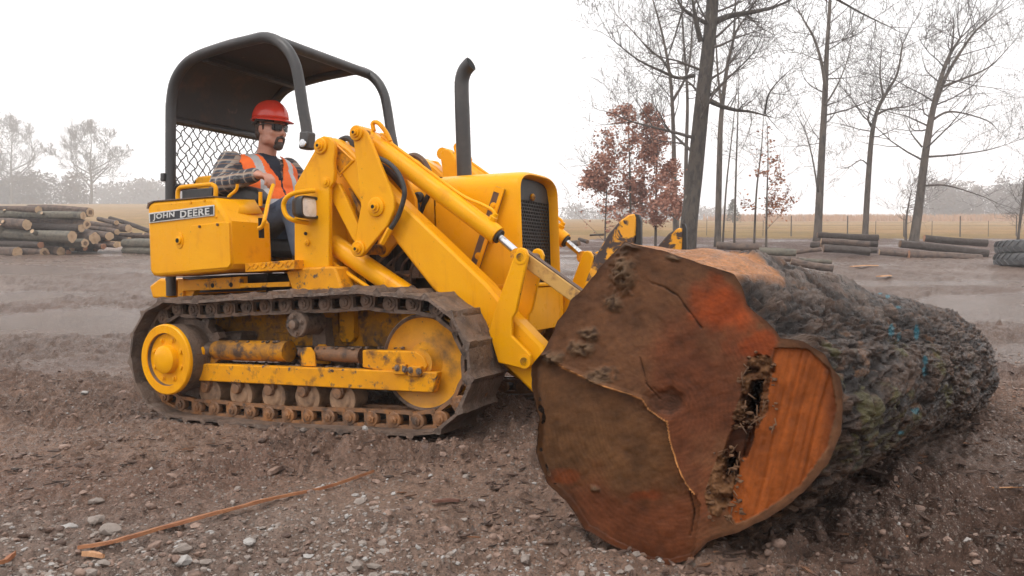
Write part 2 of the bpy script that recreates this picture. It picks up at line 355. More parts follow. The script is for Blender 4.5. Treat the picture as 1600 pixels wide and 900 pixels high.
def build_ground():
    rad = [0.25]
    while rad[-1] < 1.5: rad.append(rad[-1] * 1.09)
    while rad[-1] < 7.5: rad.append(rad[-1] * 1.0037)
    while rad[-1] < 16: rad.append(rad[-1] * 1.0085)
    while rad[-1] < 48: rad.append(rad[-1] * 1.018)
    while rad[-1] < 230: rad.append(rad[-1] * 1.03)
    while rad[-1] < 390: rad.append(rad[-1] * 1.12)
    rad = np.array(rad)
    A = np.radians(np.concatenate([np.linspace(-180, -60, 25)[:-1], np.linspace(-60, -37, 40)[:-1], np.linspace(-37, 37, 610), np.linspace(37, 60, 40)[1:], np.linspace(60, 180, 25)[1:-1]]))
    Rg, Ag = np.meshgrid(rad, A, indexing='ij'); x = Rg * np.sin(Ag); y = Rg * np.cos(Ag)
    xf, yf = x.ravel(), y.ravel(); d_, sm = ground_detail(xf, yf); w = wet_mask(xf, yf); z = track_press(xf, yf, ground_base(xf, yf) + d_ * (1 - .75 * w))
    nr, nc = x.shape; Q = grid_quads(nr, nc, True)
    V = np.stack([xf, yf, z], 1)
    n1 = fbm(xf * 0.7, yf * 0.7, oct=4, seed=51); n2 = fbm(xf * 6, yf * 6, oct=4, seed=52); n3 = fbm(xf * 30, yf * 30, oct=2, seed=53)
    base = np.array([0.290, 0.180, 0.130]); tan = np.array([0.39, 0.252, 0.187]); dark = np.array([0.095, 0.056, 0.041]); grey = np.array([0.31, 0.235, 0.195]); red = np.array([0.235, 0.135, 0.098])
    def mx(c, k, t): return c * (1 - t[:, None]) + k * t[:, None]
    c = np.repeat(base[None], len(xf), 0)
    c = mx(c, tan, 0.8 * sm); c = mx(c, dark, 0.5 * smooth(0.12, 0.6, n2) * (1 - 0.7 * sm)); c = mx(c, red, 0.6 * smooth(0.1, 0.5, n1))
    grv = smooth(0.0, -0.5, n1) * smooth(3.6, 2.3, yf); c = mx(c, grey, 0.65 * grv * smooth(-0.3, 0.3, n3))
    c = mx(c, grey * 1.25, 0.6 * w)
    c = mx(c, grey * 1.05, .6 * smooth(-.2, -.7, xf + .35 * n1) * smooth(3.1, 2.5, yf + .3 * n1))
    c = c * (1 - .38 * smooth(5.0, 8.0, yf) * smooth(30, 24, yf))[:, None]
    # right side near the log is darker churned soil
    c = mx(c, dark, 0.62 * smooth(0.5, 1.2, xf) * smooth(5.2, 3.6, yf))
    # leaf litter under the trees
    a = xf / np.maximum(yf, 1)
    lit = smooth(24.5, 27.5, yf + 1.0 * n1) * smooth(0.0, 0.1, a)
    c = mx(c, np.array([0.125, 0.068, 0.050]), lit)
    rough = 0.50 - 0.12 * sm - 0.30 * w + 0.16 * n2 + .1 * n1 - .08 * smooth(5, 8, yf); rough = np.clip(rough + 0.3 * lit, 0.2, 0.95)
    fe = field_edge(xf, yf)
    col = np.concatenate([c, rough[:, None]], 1)
    fq = fe[Q].mean(1) > 0
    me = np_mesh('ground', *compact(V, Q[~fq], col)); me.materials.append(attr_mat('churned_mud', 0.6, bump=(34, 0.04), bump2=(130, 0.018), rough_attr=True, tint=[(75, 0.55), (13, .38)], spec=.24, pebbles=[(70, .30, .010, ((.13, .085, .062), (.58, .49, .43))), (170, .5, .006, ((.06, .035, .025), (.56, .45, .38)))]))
    g = link(bpy.data.objects.new('ground', me)); tag(g, kind='structure')
    st = np.array([0.30, 0.18, 0.078]); gr = np.array([0.24, 0.155, 0.058]); og = np.array([0.38, 0.18, 0.075])
    f1 = fbm(xf * 0.12, yf * 0.3, oct=4, seed=61); f2 = fbm(xf * 1.2, yf * 1.5, oct=4, seed=62)
    fc = np.repeat(st[None], len(xf), 0); fc = mx(fc, gr, smooth(-0.1, 0.3, f1)); fc = fc * (1 + 0.22 * f2)[:, None]
    fc = mx(fc, og, smooth(120, 170, yf) * smooth(0.22, 0.32, a))
    fcol = np.concatenate([fc, np.full((len(xf), 1), 0.9)], 1)
    me = np_mesh('field', *compact(V, Q[fq], fcol)); me.materials.append(attr_mat('straw_stubble', 0.9, bump=(3.0, 0.10), bump2=(14, 0.05), tint=(9, 0.3), spec=0.2))
    f = link(bpy.data.objects.new('field', me)); tag(f, kind='structure')
def compact(V, Q, col):
    u, inv = np.unique(Q.ravel(), return_inverse=True)
    return V[u], inv.reshape(Q.shape), col[u]
build_ground()
# ================================================================ THE CRAWLER LOADER
RT = Matrix((TRF, TRL, TRU)).transposed()
_ol = RT.transposed() @ (Vector((0, 0, CAMH)) - TRO)
def T(px, py, v):
    """(u, w) of the loader where the line of sight meets its plane v (measured off the photograph)"""
    d = RT.transposed() @ ray(px, py); t = (v - _ol.y) / d.y; q = _ol + d * t; return (q.x, q.z)
def TV(px, py, v):
    a = T(px, py, v); return Vector((a[0], v, a[1]))
def poly(pts, v): return [T(x, y, v) for x, y in pts]
LD = empty('crawler_loader'); LD.matrix_world = Matrix.Translation(TRO) @ RT.to_4x4()
tag(LD, 'muddy yellow crawler loader with black roll cage pushing the huge log', 'loader')
Y, YW, YD = M['yellow'], M['yellow_worn'], M['yellow_dirty']
def bolt(c, r, h, m, parent, name='bolt', ax=(0, -1, 0), washer=True):
    b = MB()
    if washer: b.lathe(c, ax, [(-0.002, r * 1.75), (h * 0.35, r * 1.75), (h * 0.4, r * 1.6)], 14)
    b.lathe(c, ax, [(0, r), (h, r), (h * 1.05, r * 0.8)], 6)
    return b.build(name, m, parent)
def pinboss(c, r, parent, name='pivot_pin', s=-1):
    a = (0, s, 0); o = MB().lathe(c, a, [(0, r), (0.010, r), (0.013, r * .9), (0.013, r * .62), (0.022, r * .6), (0.022, r * .36), (0.034, r * .34)], 22).build(name, Y, parent)
    MB().lathe(Vector(c) + Vector((0, s * 0.0342, 0)), a, [(0, r * .20), (0.001, r * .2)], 10).build('grease_nipple', M['hole'], o); return o
# ---- tracks
PC = (1.80, 0.375); SC = (0.160, 0.378); PR = 0.287
def chain_path():
    P = []
    for u in np.linspace(0.26, 1.72, 20): P.append((u, 0.085 + 0.006 * math.sin(u * 5)))
    for a in np.linspace(-78, 80, 24): P.append((PC[0] + PR * math.cos(math.radians(a)), PC[1] + PR * math.sin(math.radians(a))))
    top = [(1.73, .666), (1.588, .671), (1.451, .694), (1.311, .672), (1.172, .676), (1.033, .676), (.893, .666), (.76, .668), (.622, .664), (.484, .656), (.348, .653), (.26, .655)]
    P += top
    for a in np.linspace(96, 250, 24): P.append((SC[0] + PR * math.cos(math.radians(a)), SC[1] + PR * math.sin(math.radians(a))))
    P.append(P[0]); P = np.array(P); L = np.concatenate([[0], np.cumsum(np.hypot(*np.diff(P, axis=0).T))])
    n = 37; s = np.linspace(0, L[-1], n + 1)[:-1]
    return np.stack([np.interp(s, L, P[:, 0]), np.interp(s, L, P[:, 1])], 1)
PINS = chain_path(); NL = len(PINS); PITCH = float(np.hypot(*(PINS[5] - PINS[4])))
def shoe_mesh(seed):
    """a track shoe: ribbed plate with one grouser, caked with mud"""
    nx, ny = 8, 17; xs = np.linspace(-0.012, PITCH + 0.012, nx); ys = np.linspace(-0.168, 0.168, ny)
    X, Yy = np.meshgrid(xs, ys, indexing='ij')
    n = fbm(X * 22 + seed * 7, Yy * 22, oct=3, seed=seed); m = fbm(X * 7 + seed * 3, Yy * 7, oct=2, seed=seed + 5)
    top = 0.054 + np.maximum(0, n) * 0.013 + np.maximum(0, m) * 0.011
    top += 0.020 * np.exp(-((X - 0.012) / 0.012) ** 2)          # the grouser
    edge = (np.abs(Yy) > 0.15); top = np.where(edge, 0.054 + 0.010 * np.maximum(0, n) + 0.022 * np.exp(-((X - 0.012) / 0.012) ** 2), top)
    bot = np.full_like(top, 0.040) - np.maximum(0, m) * 0.010 * (np.abs(Yy) > 0.085)
    V = np.concatenate([np.stack([X + n * 0.004, Yy + m * 0.004, top], -1).reshape(-1, 3), np.stack([X, Yy, bot], -1).reshape(-1, 3)])
    Q = grid_quads(nx, ny); k = nx * ny; Q2 = Q[:, ::-1] + k; side = []
    ring = [(i, 0) for i in range(nx)] + [(nx - 1, j) for j in range(1, ny)] + [(i, ny - 1) for i in range(nx - 2, -1, -1)] + [(0, j) for j in range(ny - 2, 0, -1)]
    for a, b in zip(ring, ring[1:] + ring[:1]):
        A, B = a[0] * ny + a[1], b[0] * ny + b[1]; side.append((A, B, B + k, A + k))
    me = np_mesh('shoe', V, np.concatenate([Q, Q2, np.array(side)]), None, 50)
    bm = bmesh.new(); bm.from_mesh(me); bmesh.ops.recalc_face_normals(bm, faces=bm.faces); bm.to_mesh(me); bm.free()
    me.materials.append(M['mudsteel']); return me
def link_mesh(m):
    b = MB(); p = PITCH
    for s in (1, -1):
        y0, y1 = 0.048 * s, 0.074 * s; ym = (y0 + y1) / 2; dy = abs(y1 - y0)
        b.prism([(-0.034, -0.046), (p * .55, -0.050), (p * .80, -0.046), (p * .80, -0.028), (p * .45, -0.030), (-0.02, -0.030)], y0, y1)       # rail the rollers run on
        b.prism([(-0.030, 0.024), (p * .50, 0.026), (p * .80, 0.022), (p * .80, 0.042), (-0.030, 0.042)], y0, y1)
        b.box((p * .74, ym * 0.97, 0.0), (0.026, dy * 0.9, 0.06))
        b.lathe((0, y0, 0), (0, s, 0), [(0, .040), (.026, .040), (.030, .036)], 14)
        b.lathe((0, y0, 0), (0, s, 0), [(.02, .024), (.038, .023), (.040, .018)], 6)
        b.lathe((0, y0, 0), (0, s, 0), [(.04, .010), (.045, .009)], 6)
        b.box((p * .42, s * 0.052, 0.052 - 0.012), (0.02, 0.02, 0.03))
    me = b.mesh('link'); me.materials.append(m); return me
SHOES = [shoe_mesh(i + 1) for i in range(5)]; LINKA, LINKB = link_mesh(M['rustlink']), link_mesh(M['muddylink'])
def make_track(side, label):
    v0 = 0.585 * side
    b = MB()
    tr = empty('track', (0, 0, 0), LD); tr['label'] = label
    pin = MB().cyl((0, -0.05, 0), (0, 0.05, 0), 0.022, seg=8).mesh('track_pin'); pin.materials.append(M['darksteel'])
    for i in range(NL):
        a, c = Vector(PINS[i]), Vector(PINS[(i + 1) % NL]); d = (c - a).normalized()
        x = Vector((d.x, 0, d.y)); z = Vector((d.y, 0, -d.x)); y = z.cross(x)
        mw = Matrix.Translation((a.x, v0, a.y)) @ Matrix((x, y, z)).transposed().to_4x4()
        o = link_obj('shoe', SHOES[(i * 3 + (side > 0)) % 5], tr, mw)
        link_obj('track_pin', pin, tr, mw)
        o = link_obj('link', LINKA if a.y < 0.3 else LINKB, tr, mw)
    return tr
def link_obj(name, me, parent, mw):
    o = link(bpy.data.objects.new(name, me), parent); o.matrix_local = mw; return o
make_track(-1, 'mud-caked steel crawler track facing the camera'); make_track(1, 'far crawler track behind the log fork')
# ---- wheels, rollers, track frames (both sides)
def undercarriage(s):
    vc = 0.585 * s; ax = (0, s, 0)          # s=-1: the side towards the camera
    fd = MB().lathe((SC[0], vc, SC[1]), ax, [(-0.12, .19), (.07, .19), (.08, .197), (.180, .200), (.192, .196), (.192, .150), (.172, .145), (.172, .078), (.18, .075)], 40).build('final_drive', M['mudsteel'], LD)
    MB().lathe((SC[0], vc, SC[1]), ax, [(.178, .2025), (.1925, .2005), (.199, .194), (.199, .152), (.177, .147), (.1745, .1465), (.1745, .08)], 40, cap0=False).build('drive_rim', Y, fd)
    MB().lathe((SC[0], vc, SC[1]), ax, [(.175, .084), (.208, .078), (.214, .070), (.216, .02)], 30).build('hub_cap', Y, fd)
    for k in range(8):
        a = math.radians(22.5 + 45 * k); bolt((SC[0] + .117 * math.cos(a), vc + s * .173, SC[1] + .117 * math.sin(a)), .011, .012, Y, fd, ax=ax)
    teeth = []
    for k in range(13):
        for da, r in ((-8, .232), (-4, .272), (4, .272), (8, .232)):
            a = math.radians(k * 360 / 13 + da); teeth.append((SC[0] + r * math.cos(a), SC[1] + r * math.sin(a)))
    MB().prism(teeth, vc - .025, vc + .025).build('sprocket', M['mudsteel'], fd)
    idl = MB().lathe((PC[0], vc, PC[1]), ax, [(-.045, .20), (-.045, .238), (-.02, .238), (-.02, .25), (.02, .25), (.02, .238), (.046, .238), (.050, .232), (.034, .215), (.022, .16), (.026, .10), (.05, .075), (.075, .07), (.075, .03)], 48)
    idl = idl.build('idler_wheel', M['idler'], LD)
    if s < 0: MB().lathe((PC[0], vc, PC[1]), ax, [(.0425, .222), (.0525, .2325), (.047, .2395), (.02, .2395)], 48, cap0=False).build('worn_rim', M['mudsteel'], idl)
    z = s * 0.685
    # the track frame beam with its mud-filled tray
    br = MB().prism(poly([(294, 594), (305, 568), (683, 582), (676, 614)], -.685), z, z - s * .05).build('track_frame', YW, LD, 0.006)
    MB().prism(poly([(305, 571), (650, 584), (650, 592), (303, 582)], -.685), z - s * .05, z - s * .22).build('mud_tray', M['mudsteel'], br)
    # recoil spring housing, adjuster, yoke
    sp = MB(); P0, P1 = TV(338, 547, -.60), TV(452, 549, -.60)
    for p in (P0, P1): p.y = s * .60
    sp.tube([P0, P0.lerp(P1, .03), P0.lerp(P1, .5), P1], [.052, .056, .058, .058], 22).build('spring_housing', M['yellow_dirty'], LD)
    ad = MB(); q0, q1 = TV(470, 550, -.60), TV(568, 556, -.60)
    for p in (q0, q1): p.y = s * .60
    ad.tube([q0, q0.lerp(q1, .2)], .026, 14); ad.tube([q0.lerp(q1, .28), q0.lerp(q1, .98)], .040, 16)
    adj = ad.build('track_adjuster', M['rustlink'], LD)
    MB().tube([q0.lerp(q1, .19), q0.lerp(q1, .29)], .034, 16).build('adjuster_collar', M['chrome'], adj)
    sd = MB(); c = TV(490, 556, -.61); sd.prism([(c.x - .05, c.z - .05), (c.x + .05, c.z - .05), (c.x + .045, c.z + .02), (c.x + .02, c.z + .055), (c.x - .02, c.z + .055), (c.x - .05, c.z + .02)], s * .55, s * .53 - s * .0)
    sd.prism([(c.x - .05, c.z - .05), (c.x + .05, c.z - .05), (c.x + .045, c.z + .02), (c.x + .02, c.z + .05), (c.x - .02, c.z + .05), (c.x - .05, c.z + .02)], s * .655, s * .645); sd.build('saddle_bracket', YW, adj, .003)
    yk = MB().prism(poly([(566, 547), (648, 549), (660, 556), (668, 572), (660, 583), (640, 588), (566, 574)], -.672), s * .672, s * .625).build('idler_yoke', YW, LD, .006)
    if s < 0:
        MB().box((*T(626, 577, -.69)[:1], -.688, T(626, 577, -.69)[1]), (.07, .03, .05)).build('yoke_clamp', YW, yk, .005)
        MB().box((T(649, 580, -.69)[0], -.688, T(649, 580, -.69)[1]), (.075, .03, .05)).build('yoke_clamp', YW, yk, .005)
        for px, py in ((621, 575), (633, 577), (642, 578), (655, 580)): bolt((*T(px, py, -.70)[:1], -.702, T(px, py, -.70)[1]), .009, .012, M['mudsteel'], yk)
    for px, py in ((326, 612), (374.5, 615), (425.5, 616.5), (478, 618), (533, 625)):
        u, w = T(px, py, -.64); w = 0.175
        ro = MB().lathe((u, vc, w), ax, [(-.075, .062), (-.075, .074), (.018, .074), (.022, .084), (.045, .084), (.050, .076), (.050, .058), (.058, .05), (.062, .040)], 26).build('track_roller', M['roller'], LD)
        ab = MB().lathe((u - .0, vc, w + .035), ax, [(.05, .030), (.088, .030), (.092, .026)], 14); ab.box((u, vc + s * .066, w + .06), (.07, .03, .05)); ab.build('axle_block', M['rustlink'], ro, .003)
    u, w = T(463, 507, -.68)
    cr = MB().lathe((u, s * .68, w), (0, -s, 0), [(-.006, .064), (0, .069), (.025, .071), (.028, .062), (.05, .062), (.13, .062), (.16, .068), (.18, .03)], 26).build('carrier_roller', M['muddylink'], LD)
    MB().lathe((u, s * .684, w), ax, [(0, .026), (.03, .024), (.034, .01)], 12).build('roller_cap', M['muddylink'], cr)
    for a in (20, 100, 190, 280): bolt((u + .047 * math.cos(math.radians(a)), s * .684, w + .047 * math.sin(math.radians(a))), .009, .014, M['muddylink'], cr, ax=ax)
    MB().prism([(u - .03, .43), (u + .07, .43), (u + .055, w + .02), (u - .02, w + .03)], s * .53, s * .46).build('roller_bracket', M['mudsteel'], cr, .004)
    # small hub between sprocket and beam
    p = TV(317, 549, -.66); hb = MB().lathe((p.x, s * .60, p.z), ax, [(-.06, .05), (.02, .052), (.05, .038), (.075, .034), (.08, .03)], 18).build('pivot_hub', M['mudsteel'], LD)
    MB().lathe((p.x, s * .676, p.z), ax, [(0, .036), (.014, .034), (.018, .02)], 18).build('hub_cap', Y, hb)
    MB().prism(poly([(322, 535), (338, 540), (345, 560), (335, 568), (318, 568)], -.63), s * .63, s * .59).build('hub_bracket', YD, hb, .004)
M['idler'] = mat('idler_yellow', (0.72, 0.32, 0.012), 0.45, layers=[((0.50, 0.21, 0.015), 4.0, 0.45, 0.7), ((0.10, 0.060, 0.028), 3.3, 0.58, 0.72, 8), ((0.06, 0.045, 0.035), 40, 0.64, 0.72)], bump=(40, .001), rnd=False)
undercarriage(-1); undercarriage(1)
# lumps of mud lying on the track frame
def mudlumps():
    rng = random.Random(4); b = MB()
    for i in range(150):
        px = rng.uniform(318, 650); v = rng.uniform(-.68, -.52); u, w = T(px, 571 + (px - 305) * .035 - (6 if px > 560 else 0), -.685); w += rng.uniform(-.004, .006)
        r = rng.uniform(.006, .02)
        add_rock(b, (u, v, w), r, rng)
    for i in range(60):
        px = rng.uniform(340, 640); u, w = T(px, 534 + (0 if px < 460 else 10), -.60); add_rock(b, (u, rng.uniform(-.63, -.58), w + .002), rng.uniform(.006, .014), rng)
    o = b.build('mud_clods', M['mudsteel'], LD, angle=60); o['kind'] = 'stuff'
_ICO = None
def add_rock(b, c, r, rng, flat=0.7, elong=1.3):
    global _ICO
    if _ICO is None:
        bm = bmesh.new(); bmesh.ops.create_icosphere(bm, subdivisions=1, radius=1); _ICO = ([v.co.copy() for v in bm.verts], [[v.index for v in f.verts] for f in bm.faces]); bm.free()
    rot = Matrix.Rotation(rng.uniform(0, 6.3), 3, 'Z') @ Matrix.Rotation(rng.uniform(-.5, .5), 3, 'X')
    b.add([Vector(c) + rot @ Vector((p.x * r * elong * rng.uniform(.7, 1.2), p.y * r * rng.uniform(.7, 1.2), p.z * r * flat * rng.uniform(.7, 1.2))) for p in _ICO[0]], _ICO[1])
mudlumps()
# ---- main frame between the tracks
fr = MB().prism([(-.12, .42), (.1, .34), (1.9, .34), (2.02, .45), (2.02, .70), (1.3, .74), (-.12, .74)], -.36, .36).build('main_frame', YD, LD, .01)
MB().prism(poly([(530, 478), (553, 478), (553, 528), (548, 535), (535, 535), (530, 528)], -.40), -.40, -.36).build('frame_leg', YW, fr, .004)
MB().prism(poly([(430, 492), (528, 488), (528, 520), (430, 520)], -.38), -.38, -.361).build('frame_plate', YD, fr, .003)
MB().box((.95, 0, .40), (1.7, 1.02, .05)).build('cross_member', M['darksteel'], fr)
MB().box((.35, 0, .45), (.18, 1.0, .12)).build('axle_tube', M['mudsteel'], fr, .02)
rb = MB().prism(poly([(285, 438), (375, 432), (375, 451), (285, 455)], -.56), -.56, -.50).build('rear_beam', YW, fr, .004)
for px, py in ((332, 446), (361, 445)): MB().lathe((T(px, py, -.561)[0], -.5605, T(px, py, -.561)[1]), (0, -1, 0), [(0, .014), (.001, .014)], 14).build('bolt_hole', M['hole'], rb)
MB().prism(poly([(375, 443), (452, 440), (452, 448), (375, 450)], -.56), -.56, -.52).build('side_rail', YW, fr, .003)
MB().prism(poly([(278, 436), (286, 436), (286, 463), (293, 463), (308, 437), (312, 437), (300, 464), (278, 464)], -.54), -.54, -.50).build('rear_gusset', YW, fr)
MB().prism(poly([(286, 437), (308, 437), (296, 462), (286, 462)], -.52), -.52, -.505).build('gusset_web', YW, fr)
MB().box((.25, 0, .80), (.7, .84, .10)).build('platform_frame', M['darksteel'], fr)
MB().prism(poly([(233, 447), (249, 435), (262, 437), (262, 466), (238, 466)], -.45), -.45, .45).build('rear_counterweight', Y, LD, .012)
# ---- fender tanks
def fender(s):
    A = poly([(229.5, 326), (232, 318), (240, 314.5), (333, 307), (357.5, 345), (361, 412), (357, 420), (349, 424), (246, 432.5), (238, 431), (233, 424)], -.70)
    f = MB().prism(A, s * .70, s * .38).build('fender_tank', Y, LD, .022, 3)
    return f
F1 = fender(-1); F2 = fender(1)
MB().prism(poly([(229, 326), (231, 317), (240, 313.6), (333, 306), (333, 307.4), (240, 315), (233, 318.6), (231.2, 326)], -.703), -.704, -.40).build('top_lip', M['mudsteel'], F1)
ap = MB().prism(poly([(297, 423), (297, 357), (300, 352.5), (352, 346.5), (358, 348), (361, 412), (357, 418)], -.70), -.7045, -.69).build('access_panel', Y, F1, .003)
for px, py in ((312.5, 354), (340.5, 351)): bolt((T(px, py, -.705)[0], -.7045, T(px, py, -.705)[1]), .008, .008, M['brownstrip'], F1, washer=False)
for px, py in ((298.5, 316), (319.5, 313), (338, 338.5)): bolt((T(px, py, -.70)[0], -.70, T(px, py, -.70)[1]), .007, .006, Y, F1, washer=False)
p = TV(280.5, 376, -.702)
bs = MB().prism([(p.x + .030 * math.cos(a), p.z + .045 * math.sin(a)) for a in np.linspace(0, 2 * math.pi, 24)[:-1]], -.706, -.699).build('filler_boss', Y, F1, .002)
MB().lathe(p + Vector((0, -.004, 0)), (0, -1, 0), [(0, .022), (.008, .022), (.012, .018), (.012, .013)], 18).build('filler_ring', Y, F1)
MB().lathe(p + Vector((0, -.0165, 0)), (0, -1, 0), [(0, .013), (.0008, .013)], 16).build('filler_hole', M['hole'], F1)
# sign
sg = MB().prism(poly([(232.5, 333), (334.3, 320), (334.8, 337), (233.1, 349)], -.706), -.7075, -.70).build('name_plate', M['signsilver'], F1, .002)
MB().prism(poly([(234.3, 334.9), (332.8, 322.1), (333.2, 335), (234.8, 346.8)], -.708), -.709, -.7076).build('plate_field', M['signblack'], sg)
def lettering(txt, x0, x1, ytop, ybot, slope_px, parent):
    cu = bpy.data.curves.new('lettering', 'FONT'); cu.body = txt; cu.offset = 0.022; cu.extrude = 0.02; cu.resolution_u = 3; cu.space_character = 1.12
    o = bpy.data.objects.new('lettering', cu); COL.objects.link(o); dg = bpy.context.evaluated_depsgraph_get(); dg.update()
    me = bpy.data.meshes.new_from_object(o.evaluated_get(dg)); COL.objects.unlink(o); bpy.data.objects.remove(o)
    n = len(me.vertices); co = np.zeros(n * 3); me.vertices.foreach_get('co', co); co = co.reshape(-1, 3)
    lo, hi = co.min(0), co.max(0); t = (co - lo) / (hi - lo)
    tl, tr_, bl = TV(x0, ytop, -.709), TV(x1, ytop + slope_px, -.709), TV(x0, ybot, -.709)
    out = np.array([tl + (tr_ - tl) * a + (bl - tl) * (1 - b) + Vector((0, -.003 * c, 0)) for a, b, c in t])
    me.vertices.foreach_set('co', out.ravel()); me.update(); me.materials.clear(); me.materials.append(M['signsilver'])
    return link(bpy.data.objects.new('lettering', me), parent)
lettering('JOHN', 239.5, 273, 334.6, 346.0 - .6, -4.2, sg); lettering('DEERE', 282, 327.5, 329.6, 340.4, -5.3, sg)
# handrail, levers, lids on the near tank
MB().tube(spline([TV(278, 313, -.60), TV(278, 300, -.60), TV(281, 294, -.60), TV(288, 292, -.60), TV(326, 288.5, -.60), TV(333, 289.5, -.60), TV(337, 294, -.60), TV(337, 308, -.60)], 5), .013, 10).build('handrail', Y, F1)
ld = MB().prism(poly([(345, 314), (357, 342), (409, 333), (397, 311)], -.5), -.52, -.40)
MB().add([TV(339, 311, -.66), TV(356, 333, -.66), TV(411, 333.5, -.42), TV(398, 312, -.42)], [(0, 1, 2, 3)]).build('tank_lid', Y, F1).modifiers.new('t', 'SOLIDIFY').thickness = .008
MB().tube(spline([TV(354, 318, -.56), TV(358, 307, -.56), TV(367, 299, -.55), TV(370.5, 293, -.55), TV(370.5, 286, -.55)], 4), .009, 8).build('control_lever', Y, LD)
MB().lathe(TV(370.5, 281, -.55), (0, 0, 1), [(-.024, .008), (-.018, .018), (0, .024), (.016, .018), (.023, .006)], 16).build('lever_knob', M['vinyl'], LD)
MB().tube(spline([TV(404, 357, -.655), TV(410, 353, -.655), TV(414, 340, -.64), TV(420, 312, -.50), TV(427, 289, -.40)], 5), .0115, 10).build('control_lever', Y, LD)
MB().prism(poly([(402, 345), (406, 346), (407, 368), (404, 369), (402, 360)], -.60), -.62, -.60)
MB().box((T(404, 356, -.64)[0] + .0, -.62, T(404, 356, -.64)[1]), (.012, .03, .11)).build('lever_slot', M['hole'], F1)
MB().tube([TV(407, 322, -.45), TV(407, 300, -.45)], .011, 8).build('control_lever', Y, LD)
# ---- operator station
st = MB().prism(poly([(337, 312), (337, 293), (343, 289), (378, 289), (396, 294), (405, 304), (406, 318)], -.32), -.32, -.22).build('armrest', M['vinyl'], LD, .025, 3)
MB().box((.14, 0, 1.02), (.44, .46, .12)).build('seat', M['vinyl'], LD, .04, 3)
MB().box((-.02, 0, 1.24), (.10, .46, .42)).build('backrest', M['vinyl'], LD, .04, 3)
MB().prism(poly([(284, 297), (331, 293), (331, 312), (284, 312)], -.40), -.40, -.36).build('side_panel', M['vinyl'], LD, .005)
MB().prism(poly([(299, 296), (303, 282), (309, 275.5), (330, 273.5), (342, 277), (343, 298)], -.25), -.25, .28).build('seat_box', Y, LD, .012)
MB().box((.72, 0, .885), (.80, .78, .03)).build('floor_plate', M['mudsteel'], LD)
MB().box((.05, 0, .95), (.45, .7, .16)).build('seat_base', YD, LD, .01)
sp_ = MB().prism(poly([(382, 412), (459, 406), (460, 421), (383, 425.5)], -.62), -.62, -.36).build('step', YW, LD, .003)
b = MB(); (ua, wa), (ub, wb_) = T(385, 419, -.62), T(457, 413.5, -.62)
for i in range(11):
    t = (i + .5) / 11; c = Vector((ua + (ub - ua) * t, -.622, wa + (wb_ - wa) * t))
    b.box(c, (.026, .004, .006), Matrix.Rotation(.7 if i % 2 else -.7, 3, 'Y')); b.box(c + Vector((.008, 0, .016)), (.022, .004, .006), Matrix.Rotation(-.7 if i % 2 else .7, 3, 'Y'))
b.build('tread_ribs', YW, sp_)
MB().prism([(1.10, .88), (1.16, .88), (1.16, 1.28), (1.06, 1.34), (1.02, 1.32)], -.28, .28).build('dash_panel', YD, LD, .01)
# ---- roll cage with canopy
HOOP = [(267, 462), (266.5, 400), (266.5, 300), (266.7, 187), (267.5, 160), (272.5, 130), (285.6, 106), (306.6, 89), (351, 73), (390.6, 63), (414, 58.5), (435, 65), (451, 80), (461.5, 101), (466.7, 124.5), (473, 166.5), (478.5, 198), (480.5, 220)]
H2 = [T(x, y, -.42) for x, y in HOOP]
RC = None
for s in (-1, 1):
    b = MB(); path = spline([(u, s * .42, w) for u, w in H2], 5); b.tube(path, .0315, 16)
    o = b.build('roll_cage' if RC is None else 'hoop', M['ropspaint'], LD if RC is None else RC); RC = RC or o
    e = H2[-1]; MB().box((e[0] - .002, s * .42, e[1] + .0), (.066, .070, .10), Matrix.Rotation(.12, 3, 'Y')).build('mount_bracket', M['ropspaint'], RC, .012)
    MB().lathe((e[0] + .004, s * .465, e[1] - .02), (0, s, 0), [(-.004, .022), (.004, .022), (.006, .012)], 16).build('mount_bolt', M['chrome'], RC)
c1, c2 = H2[11], H2[7]
MB().tube([(c1[0] - .0, -.42, c1[1]), (c1[0], .42, c1[1])], .0315, 14).build('cross_tube', M['ropspaint'], RC)
pr = [Vector((u, 0, w)) for u, w in H2[3:12]]; ps = spline([tuple(p) for p in pr], 4); nv = 12; V = []; 
for p in ps:
    for k in range(nv + 1):
        v = -.42 + .84 * k / nv; V.append((p.x, v, p.z + .012 + .012 * math.sin(math.pi * k / nv)))
q = grid_quads(len(ps), nv + 1)
ca = MB().add(V, [tuple(x) for x in q]).build('canopy', M['canopy'], RC, angle=180); md = ca.modifiers.new('t', 'SOLIDIFY'); md.thickness = .008; md.offset = 1
mid = ps[int(len(ps) * .52)]; MB().box((mid.x, 0, mid.z - .025), (.05, .80, .03)).build('roof_rib', M['ropspaint'], RC, .004)
tp = H2[3]; MB().tube([(tp[0], -.42, tp[1]), (tp[0], .42, tp[1])], .024, 10).build('screen_rail', M['ropspaint'], RC)
bw = T(275, 291, -.42); MB().tube([(bw[0] - .03, -.42, bw[1]), (bw[0] - .03, .42, bw[1])], .022, 10).build('screen_rail', M['ropspaint'], RC)
b = MB(); wt, wl, ur = tp[1], bw[1], tp[0]; hgt = wt - wl; n = 0
for k in range(-9, 16):
    for sg_ in (1, -1):
        v0 = -.42 + k * .066; pts = []
        for j in range(23):
            t = j / 22; v = v0 + sg_ * (t - (0 if sg_ > 0 else 1)) * hgt * .80
            if -.42 <= v <= .42: pts.append((ur + .006 * math.sin(t * 34 + k * 2 + sg_), v + .006 * math.sin(j * 1.9), wl + t * hgt))
        if len(pts) > 2: b.tube(pts, .0036, 5)
b.build('screen_wires', M['ropspaint'], RC)
MB().box((T(256, 277, -.45)[0], -.45, T(256, 277, -.45)[1]), (.03, .03, .05)).build('catch_bracket', M['ropspaint'], RC, .004)
